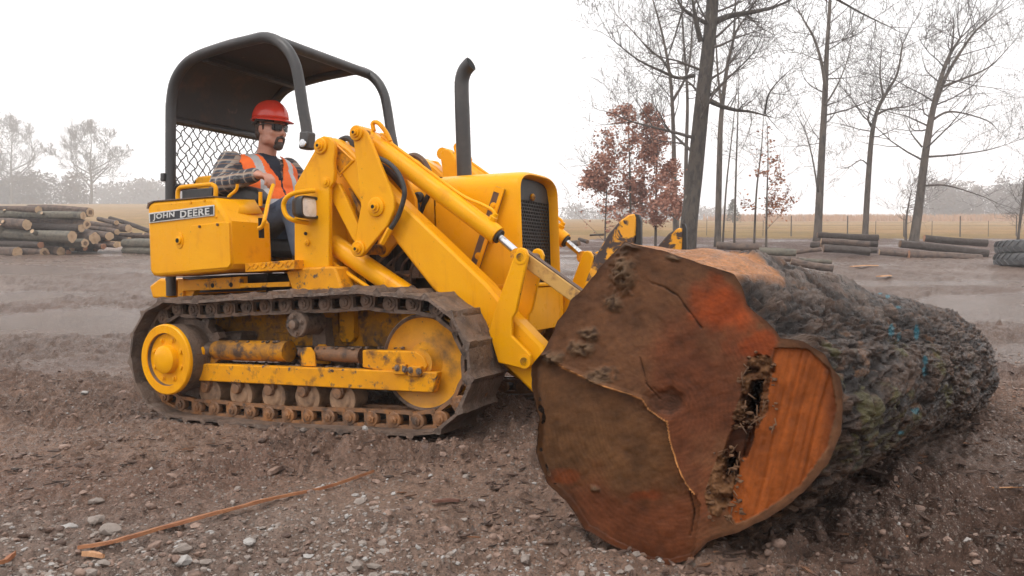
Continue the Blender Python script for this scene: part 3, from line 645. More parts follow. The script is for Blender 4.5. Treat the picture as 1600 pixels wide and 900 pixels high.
# ---- loader towers, arms, cylinders and linkage (both sides)
def prism_s(pts, va, vb, s, name, m, parent, bev=.006, vm=None, label=None):
    return MB().prism(poly(pts, va if vm is None else vm), -s * va, -s * vb).build(name, m, parent, bev, label=label)
TOWER = [(491, 236), (493, 224), (497, 216), (505, 212.5), (515, 214), (521, 222), (522.5, 236), (520.5, 252), (522, 268), (521, 284), (514.5, 293), (514, 417), (460, 421), (459.5, 291)]
BOOM = [(512, 216), (520, 215), (545, 231), (575, 262), (614, 304), (700, 386), (760, 444), (800, 492), (848, 541), (858, 580), (852, 620), (832, 615), (787, 570), (730, 512), (672, 448), (614, 374), (563, 319), (524, 262), (508, 243)]
LEVER = [(550, 210), (552, 202), (558, 197.5), (566, 199), (572, 206), (576, 214), (614.5, 306), (616, 326), (606, 351), (567, 399), (560, 402), (553, 396), (551.5, 388), (563.5, 322), (552.5, 224)]
FLINK = [(804, 396), (808, 389), (814, 386.5), (821, 390), (824.5, 399), (806, 487), (800, 497), (799, 525), (829, 555), (830, 571), (818, 577), (778, 567), (763, 517), (771, 490)]
def loader_side(s):          # s=1: side towards the camera (v negative), s=-1: far side
    sv = -s
    tw = prism_s(TOWER, -.545, -.515, s, 'loader_tower', Y, LD, .006)
    prism_s(TOWER, -.345, -.315, s, 'tower_plate', Y, tw, .006, vm=-.545)
    prism_s([(460, 300), (500, 300), (508, 417), (460, 421)], -.515, -.345, s, 'tower_box', Y, tw, .004, vm=-.545)
    prism_s([(446, 424), (460, 419), (515, 416), (523, 417), (533, 446), (540, 462), (460, 462), (454, 448)], -.56, -.33, s, 'tower_foot', YW, tw, .012, vm=-.56)
    if s > 0:
        MB().add([TV(492, 250, -.548), TV(514, 247, -.548), TV(513, 285, -.548), TV(503, 293, -.548), TV(505, 268, -.548)], [(0, 1, 2, 3, 4)])
        pinboss(TV(502, 228.5, -.546), .042, tw); bolt(TV(509, 284.5, -.546), .016, .012, Y, tw)
        pl = prism_s([(473, 362), (478, 357), (485, 359), (487, 366), (485, 380), (480, 385.5), (474, 383), (473, 374)], -.553, -.545, s, 'latch_plate', Y, tw, .002)
        bolt(TV(478, 365, -.5535), .010, .006, M['hole'], tw, washer=False); bolt(TV(479, 379, -.5535), .010, .012, Y, tw)
    bo = prism_s(BOOM, -.487, -.375, s, 'lift_arm', Y, LD, .016, vm=-.487)
    prism_s([(524, 229), (538, 234), (551, 249), (545, 254), (531, 274), (524, 262)], -.4885, -.4872, s, 'arm_recess', YW, bo, 0, vm=-.4885)
    b = MB()
    for a, c in (((521, 222), (553, 252)), ((553, 250), (531, 273)), ((524, 262), (533, 276))):
        A, B = TV(*a, -.487), TV(*c, -.487); A.y = B.y = sv * .488; b.tube([A, B], .007, 6)
    b.build('arm_rib', Y, bo)
    lv = prism_s(LEVER, -.545, -.520, s, 'bellcrank', Y, LD, .006)
    prism_s(LEVER, -.345, -.32, s, 'bellcrank_plate', Y, lv, .006, vm=-.545)
    for px, py, r in ((557.5, 208, .040), (588, 323.5, .050), (560.5, 389, .042)):
        p = TV(px, py, -.546); p.y = sv * .545; pinboss(p, r, lv, s=sv)
        MB().cyl((p.x, sv * .52, p.z), (p.x, sv * .345, p.z), r * .7, seg=14).build('pivot_shaft', YD, lv)
    prism_s([(517, 283), (529, 287), (536, 300), (560, 352), (558, 384), (549, 372), (513, 302)], -.50, -.47, s, 'tower_strut', Y, tw, .005, vm=-.50)
    prism_s([(534, 292), (540, 296), (562, 340), (562, 352), (548, 325)], -.45, -.36, s, 'strut_web', YD, tw, .004, vm=-.50)
    # tilt cylinder
    a, e, k = TV(566, 209, -.43), TV(778, 368.5, -.43), TV(813, 399, -.43)
    for p in (a, e, k): p.y = sv * .43
    d = (e - a).normalized()
    tc = MB().tube([a + d * .03, a + d * .05, a + d * .06, e - d * .03, e], [.036, .046, .049, .049, .046], 24).build('tilt_cylinder', Y, LD)
    MB().tube([e - d * .002, e + d * .012], .036, 18).build('gland', M['rubber'], tc)
    MB().tube([e, k], .0195, 16).build('piston_rod', M['chrome'], tc)
    MB().lathe(k, (0, 1, 0), [(-.04, .035), (.04, .035)], 18).build('rod_eye', YW, tc)
    MB().lathe(a, (0, 1, 0), [(-.05, .038), (.05, .038)], 18).build('cylinder_eye', Y, tc)
    up = Vector((-d.z, 0, d.x))
    MB().lathe(e - d * .07 + up * .045, up, [(0, .022), (.02, .022), (.024, .016), (.04, .014)], 8).build('port_fitting', Y, tc)
    q = e - d * .07 + up * .075
    MB().tube(spline([q, q - d * .03 + up * .012, q - d * .10 + up * .002, q - d * .22 - up * .02, q - d * .5 - up * .022, a + d * .12 + up * .052], 5), .009, 8).build('hard_line', Y, tc)
    q = a + d * .06 + up * .05
    MB().tube(spline([q, q - d * .03 + up * .03, q + d * .0 + up * .05, q + d * .07 + up * .035, q + d * .12 + up * .01], 5), .012, 8).build('port_fitting', Y, tc)
    # lift cylinder
    a, e = TV(498, 366, -.43), TV(690, 497, -.43)
    for p in (a, e): p.y = sv * .43
    lc = MB().tube([a, e], .056, 24).build('lift_cylinder', Y, LD)
    MB().tube([TV(514, 408, -.47), TV(580, 452, -.47)] if s > 0 else [Vector((1.1, .47, .9)), Vector((1.3, .47, .75))], .012, 8).build('hard_line', Y, lc)
    # front linkage
    fl = prism_s(FLINK, -.535, -.508, s, 'tilt_link', Y, LD, .006)
    prism_s(FLINK, -.355, -.33, s, 'tilt_link_plate', Y, fl, .006, vm=-.535)
    for px, py in ((813, 402), (819, 565)):
        p = TV(px, py, -.536); MB().lathe((p.x, sv * .536, p.z), (0, sv, 0), [(-.2, .022), (0, .022), (.003, .020)], 14).build('link_pin', M['brownstrip'] if s > 0 else M['hole'], fl)
        MB().lathe((p.x, sv * .535, p.z), (0, sv, 0), [(-.004, .034), (.003, .034), (.004, .024)], 18).build('pin_boss', Y, fl)
    A, B = TV(816, 400, -.455), TV(960, 505, -.455); B = A.lerp(B, .96)
    for p in (A, B): p.y = sv * .455
    dd = (B - A); an = math.atan2(dd.z, dd.x)
    kb = MB().box((A + B) / 2, (dd.length + .05, .05, .068), Matrix.Rotation(-an, 3, 'Y')).build('push_bar', M['yellow_tan'], LD, .006)
    MB().box((A + B) / 2 + Vector((-math.sin(an), 0, math.cos(an))) * .036, (dd.length, .044, .006), Matrix.Rotation(-an, 3, 'Y')).build('worn_edge', M['brownstrip'], kb)
loader_side(1); loader_side(-1)
# ---- headlamp with guard hoop on the near tower
hc = TV(482, 324, -.60)
hl = MB(); r = .028; prof = []
for cx_, cz, a0 in ((.045, .032, 0), (-.045, .032, 90), (-.045, -.032, 180), (.045, -.032, 270)):
    for k in range(5): a = math.radians(a0 + 22.5 * k); prof.append((cx_ + r * math.cos(a), cz + r * math.sin(a)))
V = []; 
for du, sc_ in ((-.075, .55), (-.06, .82), (-.02, .98), (.012, 1.0), (.016, .96), (.016, .84), (.006, .82)):
    for y, z in prof: V.append((hc.x + du, hc.y + y * sc_, hc.z + z * sc_))
hl.add(V, [tuple(x) for x in grid_quads(7, 20, True)] + [tuple(range(20))]); hl = hl.build('headlamp', M['lampblack'], LD, angle=50)
V = [(hc.x + .007 + .006 * (1 - (y / .07) ** 2 - (z / .06) ** 2), hc.y + y * .83, hc.z + z * .83) for y, z in prof]; V.append((hc.x + .016, hc.y, hc.z))
MB().add(V, [(i, (i + 1) % 20, 20) for i in range(20)]).build('lamp_lens', M['lens'], hl, angle=60)
MB().tube(spline([TV(492, 298, -.56), TV(478, 299, -.60), TV(460, 302, -.66), TV(448, 309, -.68), TV(443, 321, -.68), TV(447, 336, -.68), TV(458, 344, -.66), TV(480, 348, -.56)], 5), .013, 10).build('lamp_guard', Y, hl)
# ---- engine, hood, grille, exhaust
def arch(hw, wb0, ws, wt, n=22, p=3.5):
    P = [(-hw, wb0)]
    for k in range(n + 1):
        a = math.pi * (1 - k / n); c, s_ = math.cos(a), math.sin(a)
        P.append((hw * np.sign(c) * abs(c) ** (2 / p), ws + (wt - ws) * s_ ** (2 / p)))
    P.append((hw, wb0)); return P
def loft(stations):
    V = []; n = len(stations[0][1])
    for u, pr in stations: V += [(u, a, b) for a, b in pr]
    return V, [tuple(x) for x in grid_quads(len(stations), n)]
HW = .252
hood = MB().add(*loft([(1.665, arch(HW, .72, 1.20, 1.352)), (1.70, arch(HW, .72, 1.20, 1.352)), (2.10, arch(HW, .72, 1.20, 1.338)), (2.145, arch(HW, .72, 1.20, 1.334)), (2.165, arch(HW - .004, .72, 1.195, 1.328)), (2.172, arch(HW - .010, .72, 1.19, 1.319)), (2.165, arch(HW - .015, .72, 1.185, 1.312)), (2.11, arch(HW - .018, .72, 1.18, 1.306))])).build('hood', Y, LD, angle=55)
MB().add(*loft([(1.30, arch(HW + .004, 1.06, 1.18, 1.345)), (1.655, arch(HW + .004, 1.06, 1.19, 1.354))])).build('cowl', Y, LD, angle=55).modifiers.new('t', 'SOLIDIFY').thickness = .01
MB().box((1.662, 0, 1.26), (.012, .49, .16)).build('hood_seam', M['hole'], hood)
def grille():
    gu = 2.115; b = MB(); p = .0215; wlim = lambda v: 1.18 + .122 * (1 - min(1, abs(v / .234)) ** 3.5) ** (1 / 3.5)
    nrow = int((1.24 - .745) / (p * .866)); oh = [(p * .577 * math.cos(math.radians(30 + 60 * k)), p * .577 * math.sin(math.radians(30 + 60 * k))) for k in range(6)]
    for r_ in range(nrow):
        w = .752 + r_ * p * .866
        for c in range(-11, 12):
            v = (c + (.5 if r_ % 2 else 0)) * p
            if abs(v) > .228 or w > wlim(v) - .015 or 14.6 < r_ < 15.4 and False: continue
            V = [(gu, v + a, w + e) for a, e in oh] + [(gu, v + a * .74, w + e * .74) for a, e in oh] + [(gu - .006, v + a * .70, w + e * .70) for a, e in oh]
            Fc = []
            for k in range(6): j = (k + 1) % 6; Fc += [(k, j, 6 + j, 6 + k), (6 + k, 6 + j, 12 + j, 12 + k)]
            b.add(V, Fc)
    g = b.build('grille', M['grille'], LD)
    top = [(-.234, 1.19)] + [(v, wlim(v)) for v in np.linspace(-.234, .234, 21)] + [(.234, 1.19)]
    cap = [(a, max(e, 1.19)) for a, e in top]
    MB().prism([(a, e) for a, e in cap if e > 1.1], gu - .003, gu + .003, ax=0).build('grille_cap', M['grille'], g)
    fm = MB(); 
    for s in (-1, 1): fm.box((gu, s * .233, .97), (.006, .010, .46))
    for w in (.74,): fm.box((gu, 0, w), (.008, .45, .02))
    fm.build('grille_frame', M['grille'], g)
    MB().lathe((gu, .01, 1.21), (1, 0, 0), [(0, .020), (.012, .020), (.018, .013), (.024, .004)], 16).build('grille_latch', M['yellow_dirty'], g)
    MB().box((2.06, 0, .98), (.02, .44, .50)).build('radiator_core', M['darksteel'], g)
    fb = MB()
    for k in range(6):
        a = k * math.pi / 3; fb.box((2.085, .10 * math.cos(a), 1.0 + .10 * math.sin(a)), (.006, .13, .045), Matrix.Rotation(a, 3, 'X') )
    fb.build('fan_blade', M['brownstrip'], g)
    return g
grille()
bl = MB(); st_ = []
for du, sc_ in ((1.86, 1.0), (2.13, 1.0), (2.165, .985), (2.18, .95)):
    pr = [(-.262, .725)]
    for k in range(9): a = math.pi + k * math.pi / 16; pr.append((-.262 + .11 + .11 * math.cos(a), .60 + .11 * math.sin(a)))
    for k in range(9): a = 1.5 * math.pi + k * math.pi / 16; pr.append((.262 - .11 + .11 * math.cos(a), .60 + .11 * math.sin(a)))
    pr.append((.262, .725)); st_.append((du, [(a * sc_, .61 + (e - .61) * sc_) for a, e in pr]))
V, Fc = loft(st_); n = len(st_[0][1]); Fc.append(tuple(3 * n + k for k in range(n))); Fc += [(k * n, (k + 1) * n, (k + 2) * n - 1, (k + 1) * n - 1) for k in range(3)]
bl.add(V, Fc).build('belly_guard', Y, LD, angle=50)
MB().box((2.02, 0, .735), (.34, .51, .02)).build('guard_lip', Y, LD, .006)
eng = MB().box((1.55, 0, .82), (.95, .36, .5)).build('engine_block', M['darksteel'], LD, .02)
b = MB()
for px, py, r, h in ((600, 395, .045, .12), (625, 392, .040, .12), (650, 400, .026, .10)):
    p = TV(px, py, -.22); b.lathe(p, (0, 0, 1), [(-h, r * .9), (-h * .9, r), (h * .5, r), (h * .55, r * 1.1), (h * .8, r * 1.1), (h * .85, r * .5)], 16)
b.build('oil_filter', M['rubber'], eng)
b = MB()
for k in range(7):
    p = TV(588 + 13 * k, 428 + 6 * math.sin(k * 2.1), -.24); b.box(p, (.05, .05, .06 + .03 * math.sin(k * 1.7))); b.tube(spline([p, p + Vector((.04, -.03, .06)), p + Vector((.1, 0, .12))], 4), .008, 6)
b.build('fuel_lines', M['mudsteel'], eng)
MB().tube(spline([TV(590, 436, -.28), TV(615, 428, -.29), TV(640, 431, -.28)], 4), .008, 6).build('copper_pipe', M['rustlink'], eng)
MB().box((1.45, -.235, 1.02), (.3, .02, .10)).build('manifold', M['darksteel'], eng, .01)
MB().tube(spline([TV(634, 300, -.27), TV(650, 318, -.275), TV(652, 332, -.275), TV(648, 352, -.27), TV(650, 370, -.25)], 5), .017, 8).build('intake_hose', M['rubber'], LD)
MB().lathe(TV(654, 308, -.268), (0, -1, 0), [(-.01, .03), (.012, .028), (.02, .018)], 12).build('hose_clamp', M['rubber'], LD)
MB().prism(poly([(667, 302), (672, 306), (664, 322), (658, 338), (655.5, 333), (660, 314)], -.262), -.264, -.255).build('dark_patch', M['darksteel'], LD)  # flat dark patch on the side of the cowl
# brown bar with bolts up the side of the hood
sb = MB().prism(poly([(775, 291), (789, 296), (744, 434), (730, 431)], -.262), -.272, -.252).build('side_bar', M['brownstrip'], LD, .002)
MB().prism(poly([(784, 294), (789, 296), (744, 434), (739.5, 433)], -.275), -.285, -.2725).build('bar_flange', Y, sb)
MB().prism(poly([(774, 291), (789, 296), (786, 304), (772, 299)], -.274), -.277, -.2725).build('bar_end', Y, sb)
for px, py in ((771, 322), (747.5, 400)): bolt(TV(px, py, -.274), .011, .010, Y, sb)
# exhaust stack
ex = [TV(726, 285, 0), TV(724.5, 240, 0), TV(722.5, 180, 0), TV(721.3, 140, 0), TV(722, 124, 0), TV(726, 111, 0), TV(732.5, 102.5, 0), TV(736, 99.5, 0)]
ep = spline(ex, 4); es = MB().tube(ep, [.042] * 10 + [.041] * (len(ep) - 10), 20).build('exhaust_stack', M['ropspaint'], LD)
d = (ep[-1] - ep[-3]).normalized(); MB().lathe(ep[-1] + d * .0015, d, [(0, .036), (.0006, .036)], 18).build('exhaust_mouth', M['hole'], es)
# hoses
MB().tube(spline([TV(586, 245, -.50), TV(606, 254, -.51), TV(622, 270, -.52), TV(631, 292, -.53), TV(631, 310, -.53), TV(622, 338, -.53), TV(610, 358, -.53), TV(603, 371, -.53)], 5), .0125, 10).build('hydraulic_hose', M['hosegrey'] if 'hosegrey' in M else M['rubber'], LD)
MB().tube([TV(610, 357, -.53), TV(597, 381, -.53)], .017, 6).build('hose_coupling', Y, LD)
MB().tube(spline([TV(529, 226, -.40), TV(533, 219, -.40), TV(542, 216, -.40), TV(550, 222, -.40), TV(553, 238, -.40)], 5), .016, 8).build('hydraulic_hose', M['rubber'], LD)
MB().tube(spline([TV(590, 256, -.38), TV(610, 270, -.36), TV(628, 290, -.34), TV(640, 305, -.32)], 5), .018, 8).build('hydraulic_hose', M['rubber'], LD)
MB().tube(spline([TV(636, 246, .1), TV(648, 243, .1), TV(660, 250, .1), TV(668, 262, .1), TV(672, 275, .1)], 5), .018, 8).build('hydraulic_hose', M['brownstrip'], LD)
# ---- log forks on the front, rolled back behind the log
FORK = [(912, 470), (914, 440), (930, 400), (950, 366), (968, 345), (981, 336), (990, 333.5), (993, 340), (992, 372), (985, 400), (968, 440), (965, 480)]
for s in (-1, 1):
    a = poly(FORK if s < 0 else [(x, y + 9) for x, y in FORK], -.445)
    fk = MB().prism(a, s * .445, s * .395).build('log_fork', M['yellow_peel'], LD, .008)
    fe = poly([(990, 334), (997, 335), (1000, 345), (1000, 378), (1000, 420), (990, 450), (985, 450), (988, 400), (992, 372), (992.5, 345)], -.445)
    MB().prism(fe, s * .437, s * .403).build('fork_edge', M['darksteel'], fk, .004)
    u0, w0 = a[0]; tine = [(u0, w0), (u0 + .12, w0 - .0), (u0 + .06, .30), (u0 + .10, .16), (u0 + .55, .10), (u0 + .55, .07), (u0 + .0, .10), (u0 - .12, .25), (u0 - .10, .5)]
    MB().prism(tine, s * .44, s * .40).build('fork_tine', M['mudsteel'], fk, .006)
MB().tube([(2.52, -.5, .55), (2.52, .5, .55)], .05, 14).build('fork_cross_tube', M['yellow_peel'], LD)
MB().tube([(2.42, -.5, .30), (2.42, .5, .30)], .05, 14).build('fork_cross_tube', M['yellow_peel'], LD)
# ================================================================ THE OPERATOR
M['skin'] = mat('skin', (0.56, 0.29, 0.21), 0.5, layers=[((0.50, 0.22, 0.15), 14, 0.45, 0.7)], bump=(90, .0008), rnd=False)
M['hair'] = mat('dark_hair', (0.060, 0.042, 0.034), 0.7, layers=[((0.13, 0.10, 0.085), 60, 0.5, 0.7)], bump=(160, .003), rnd=False)
M['orange'] = mat('orange_vest_cloth', (0.92, 0.16, 0.018), 0.75, layers=[((0.78, 0.11, 0.014), 9, 0.45, 0.7)], bump=(16, .006), rnd=False)
M['reflect'] = mat('silver_reflective_tape', (0.48, 0.47, 0.47), 0.42, 0.15, layers=[((0.36, 0.35, 0.35), 18, 0.45, 0.7)], bump=(18, .004), rnd=False)
M['denim'] = mat('blue_denim', (0.12, 0.165, 0.25), 0.85, layers=[((0.15, 0.20, 0.29), 10, 0.48, 0.7), ((0.05, 0.07, 0.11), 6, 0.5, 0.7)], bump=(20, .006), bump2=(260, .0008), rnd=False)
M['navy'] = mat('navy_shirt', (0.016, 0.020, 0.034), 0.85, bump=(25, .004), rnd=False)
M['collar'] = mat('grey_collar', (0.17, 0.165, 0.17), 0.85, bump=(30, .003), rnd=False)
M['redhat'] = mat('red_hard_hat', (0.72, 0.055, 0.028), 0.26, layers=[((0.60, 0.04, 0.022), 8, 0.45, 0.7)], coat=0.3, rnd=False)
M['shades'] = mat('dark_lens', (0.012, 0.012, 0.014), 0.08, 0.0, spec=0.8, rnd=False)
M['white'] = mat('white_print', (0.65, 0.65, 0.66), 0.7, rnd=False)
M['boot'] = mat('brown_boot', (0.06, 0.04, 0.03), 0.7, bump=(40, .004), rnd=False)
def plaid():
    m, t, b = nodes('plaid_flannel'); v = coords(t, None, False); c = (0.115, 0.125, 0.145)
    for axis, sc_, lo, hi, colr, ph in (('X', 5.2, .62, .72, (0.045, 0.048, 0.060), 0.0), ('Z', 5.2, .62, .72, (0.045, 0.048, 0.060), 1.0), ('X', 5.2, .90, .95, (0.42, 0.36, 0.30), 3.0), ('Z', 5.2, .88, .94, (0.42, 0.34, 0.27), 3.4), ('Z', 10.4, .93, .97, (0.30, 0.16, 0.09), 2.2)):
        w = N(t, 'ShaderNodeTexWave', wave_type='BANDS', bands_direction=axis, Scale=sc_, Distortion=1.2, Detail=1.0); w.inputs['Phase Offset'].default_value = ph; w.inputs['Detail Scale'].default_value = 2.0
        t.links.new(v, w.inputs['Vector']); mr = N(t, 'ShaderNodeMapRange'); mr.inputs['From Min'].default_value = lo; mr.inputs['From Max'].default_value = hi; mr.inputs['To Max'].default_value = .8
        t.links.new(w.outputs['Fac'], mr.inputs['Value']); c = mixc(t, mr.outputs[0], c, colr)
    t.links.new(c, b.inputs['Base Color']); b.inputs['Roughness'].default_value = 0.9
    n = N(t, 'ShaderNodeTexNoise', Scale=13.0, Detail=4.0); t.links.new(v, n.inputs['Vector']); bn = N(t, 'ShaderNodeBump', Strength=1.0, Distance=.012); t.links.new(n.outputs['Fac'], bn.inputs['Height']); t.links.new(bn.outputs[0], b.inputs['Normal'])
    return m
M['plaid'] = plaid()
def ell(b, c, r, R=None, seg=16, rings=10):
    V = []; Fc = []
    for i in range(rings + 1):
        th = math.pi * i / rings
        for k in range(seg):
            a = 2 * math.pi * k / seg; p = Vector((r[0] * math.sin(th) * math.cos(a), r[1] * math.sin(th) * math.sin(a), r[2] * math.cos(th)))
            V.append(Vector(c) + (R @ p if R is not None else p))
    b.add(V, [tuple(x) for x in grid_quads(rings + 1, seg, True)])
def limb(b, P, R, seg=14):
    """a limb as a chain of tapering capsules"""
    pts, rad = [], []
    for i in range(len(P) - 1):
        for k in range(4): t = k / 4; pts.append(Vector(P[i]).lerp(Vector(P[i + 1]), t)); rad.append(R[i] + (R[i + 1] - R[i]) * t)
    pts.append(Vector(P[-1])); rad.append(R[-1]); b.tube(pts, rad, seg)
    for p, r in ((P[0], R[0]), (P[-1], R[-1])): ell(b, p, (r, r, r), seg=12, rings=8)
    for p, r in zip(P[1:-1], R[1:-1]): ell(b, p, (r, r, r), seg=12, rings=8)
def remesh(b, name, voxel, smooth_it=4):
    me = bpy.data.meshes.new(name); me.from_pydata(b.v, [], b.f); o = bpy.data.objects.new(name, me); COL.objects.link(o)
    r = o.modifiers.new('r', 'REMESH'); r.mode = 'VOXEL'; r.voxel_size = voxel
    s = o.modifiers.new('s', 'SMOOTH'); s.factor = .5; s.iterations = smooth_it
    dg = bpy.context.evaluated_depsgraph_get(); dg.update(); out = bpy.data.meshes.new_from_object(o.evaluated_get(dg))
    COL.objects.unlink(o); bpy.data.objects.remove(o); out.name = name; out.shade_smooth(); return out
HC = Vector((.272, 0.0, 1.795)); HR = Matrix.Rotation(math.radians(-4), 3, 'Z') @ Matrix.Rotation(math.radians(6), 3, 'Y')
def hd(x, y, z): return HC + HR @ Vector((x, y, z))
SH = {-1: Vector((.112, -.198, 1.572)), 1: Vector((.235, .185, 1.560))}
EL = {-1: Vector((.150, -.330, 1.405)), 1: Vector((.40, .27, 1.33))}
WR = {-1: Vector((.475, -.355, 1.442)), 1: Vector((.56, .20, 1.27))}
HIP = {s: Vector((.20, s * .095, 1.12)) for s in (-1, 1)}; KN = {s: Vector((.58, s * .15, 1.265)) for s in (-1, 1)}; AN = {s: Vector((.63, s * .15, .965)) for s in (-1, 1)}
TY = Matrix.Rotation(math.radians(-15), 3, 'Z')        # chest turned a little to his right
def torso(b, g=0.0):
    R = TY @ Matrix.Rotation(math.radians(-4), 3, 'Y')
    ell(b, (.20, 0, 1.14), (.125 + g, .17 + g, .12 + g)); ell(b, (.255, -.01, 1.27), (.182 + g, .205 + g, .145 + g), R); ell(b, (.22, -.008, 1.40), (.158 + g, .208 + g, .145 + g), R)
    ell(b, (.205, 0, 1.50), (.128 + g, .205 + g, .112 + g), R); ell(b, (.185, 0, 1.575), (.075 + g, .155 + g, .05 + g), R)
def hands(b, s):
    W = WR[s]; fw = (W - EL[s]).normalized()
    if s < 0: fw = Vector((.97, -.06, -.10)).normalized()
    dn = Vector((-.25, 0, -1)).normalized(); dn = (dn - fw * dn.dot(fw)).normalized(); sd = fw.cross(dn)      # sd: across the palm
    K = W + fw * .095
    limb(b, [W - fw * .03, W, W + fw * .03], [.030, .027, .028])
    for k in range(4):
        o = sd * (.030 - .020 * k)
        limb(b, [W + fw * .02 + o * .6, K + o + dn * (.004 * abs(k - 1))], [.016, .0125], 10)
        L = (.040, .045, .042, .034)[k]; a = K + o; c = a + fw * L * .75 + dn * L * .6; e = c + fw * L * .15 + dn * L * .75; f_ = e - fw * L * .25 + dn * L * .45
        limb(b, [a, c, e, f_], [.0112, .0102, .0092, .0080], 10)
    th = W + fw * .03 + sd * (.030 if s < 0 else -.03) + dn * .004
    limb(b, [th, th + fw * .035 + dn * .030 + sd * .010 * -s, th + fw * .062 + dn * .050, th + fw * .082 + dn * .062], [.016, .0135, .0115, .0090], 10)
b = MB(); torso(b)
for s in (-1, 1):
    limb(b, [SH[s], EL[s], WR[s]], [.058, .043, .028]); hands(b, s); limb(b, [HIP[s], KN[s], AN[s]], [.085, .062, .043]); limb(b, [AN[s], AN[s] + Vector((.14, 0, -.04))], [.042, .036])
limb(b, [(.195, 0, 1.56), (.235, 0, 1.66), HC + Vector((-.02, 0, -.04))], [.068, .060, .058])
ell(b, hd(-.012, 0, .045), (.100, .080, .088), HR); ell(b, hd(.015, 0, -.03), (.087, .074, .085), HR); ell(b, hd(.042, 0, -.085), (.055, .060, .040), HR); ell(b, hd(.068, 0, -.105), (.026, .028, .022), HR)   # skull, face, jaw, chin
limb(b, [hd(.088, 0, .012), hd(.104, 0, -.012), hd(.115, 0, -.032)], [.008, .011, .013], 10); ell(b, hd(.100, 0, -.038), (.014, .020, .010), HR)                                    # nose
ell(b, hd(.078, 0, .028), (.020, .055, .012), HR); ell(b, hd(.090, 0, -.066), (.010, .026, .006), HR); ell(b, hd(.088, 0, -.078), (.010, .022, .006), HR)                          # brow, lips
for s in (-1, 1): ell(b, hd(.062, s * .046, -.030), (.026, .022, .022), HR); ell(b, hd(-.008, s * .076, -.008), (.020, .010, .033), HR @ Matrix.Rotation(.25, 3, 'Y')); ell(b, hd(.02, s * .050, -.075), (.052, .030, .034), HR)
PM = remesh(b, 'person', .0072, 3); PM.materials.append(M['skin'])
PE = link(bpy.data.objects.new('person', PM)); PE.matrix_world = LD.matrix_world.copy()
tag(PE, 'person in red hard hat, orange vest and plaid shirt seated at the loader controls', 'person')
TC = Vector((.2, 0, 0)); TYI = TY.inverted()
def garment(fill, name, m, voxel, keep=None, mats=None, thick=0.0, it=5):
    b = MB(); fill(b); me = remesh(b, name, voxel, it)
    bm = bmesh.new(); bm.from_mesh(me)
    base = lambda c: TYI @ (c - TC) + TC
    if keep: bmesh.ops.delete(bm, geom=[f for f in bm.faces if not keep(base(f.calc_center_median()))], context='FACES')
    me.materials.append(m)
    if mats:
        for mm, fn in mats:
            me.materials.append(mm); i = len(me.materials) - 1
            for f in bm.faces:
                if fn(base(f.calc_center_median()), TYI @ f.normal): f.material_index = i
    bm.to_mesh(me); bm.free(); me.shade_smooth()
    o = link(bpy.data.objects.new(name, me), PE)
    if thick: md = o.modifiers.new('t', 'SOLIDIFY'); md.thickness = thick; md.offset = 1
    return o
def f_shirt(b):
    torso(b, .012)
    for s in (-1, 1): limb(b, [SH[s], EL[s], EL[s].lerp(WR[s], .5), EL[s].lerp(WR[s], .96)], [.078, .066, .056, .046])
    limb(b, [(.195, 0, 1.565), (.215, 0, 1.615)], [.078, .072])
garment(f_shirt, 'shirt', M['plaid'], .009, keep=lambda c: not (c.z > 1.634), mats=[(M['navy'], lambda c, n: n.x > .2 and abs(c.y) < .018 + max(0, c.z - 1.44) * .26 and c.z > 1.42 and c.x > .2)])
def f_trousers(b):
    ell(b, (.20, 0, 1.13), (.145, .19, .12))
    for s in (-1, 1): limb(b, [HIP[s], KN[s], KN[s].lerp(AN[s], .5), AN[s] + Vector((0, 0, .02))], [.105, .082, .072, .068])
garment(f_trousers, 'trousers', M['denim'], .011)
def neckline(c): return abs(c.y) < .012 + max(0, c.z - 1.44) * .40
def vk(c):
    if c.z > 1.618 or c.z < 1.20: return False
    if abs(c.y) > .192 + .02 * (c.z < 1.42) and c.z > 1.37: return False
    if c.x > .215 and neckline(c) and c.z > 1.44: return False
    if abs(c.y) < .07 and c.z > 1.585: return False
    return True
garment(lambda b: torso(b, .027), 'safety_vest', M['orange'], .009, keep=vk, thick=.006, mats=[
    (M['reflect'], lambda c, n: (.083 < abs(c.y) - max(0, c.z - 1.5) * .12 < .128 and c.z > 1.345) or 1.268 < c.z < 1.318),
    (M['navy'], lambda c, n: n.x > .3 and abs(c.y) < .006)])
# collar flaps, boots, goatee, hair, glasses, hat
for s in (-1, 1):
    V = [(.205, s * .075, 1.636), (.262, s * .056, 1.622), (.300, s * .018, 1.575), (.318, s * .062, 1.548), (.258, s * .092, 1.592), (.20, s * .086, 1.618)]
    V = [TY @ (Vector(p) - TC) + TC for p in V]
    o = MB().add(V, [(0, 1, 4, 5), (1, 2, 3, 4)]).build('collar', M['collar'], PE); o.modifiers.new('t', 'SOLIDIFY').thickness = .006
    b = MB(); limb(b, [AN[s] + Vector((-.01, 0, .05)), AN[s] + Vector((0, 0, -.02))], [.062, .058]); limb(b, [AN[s] + Vector((-.02, 0, -.035)), AN[s] + Vector((.17, 0, -.045))], [.05, .042])
    me = remesh(b, 'boot', .012); me.materials.append(M['boot']); link(bpy.data.objects.new('boot', me), PE)
MB().add([TY @ (Vector(p) - TC) + TC for p in ((.338, -.012, 1.505), (.336, .016, 1.515), (.346, .020, 1.48), (.350, -.004, 1.465))], [(0, 1, 2, 3)]).build('shirt_print', M['white'], PE).modifiers.new('t', 'SOLIDIFY').thickness = .004
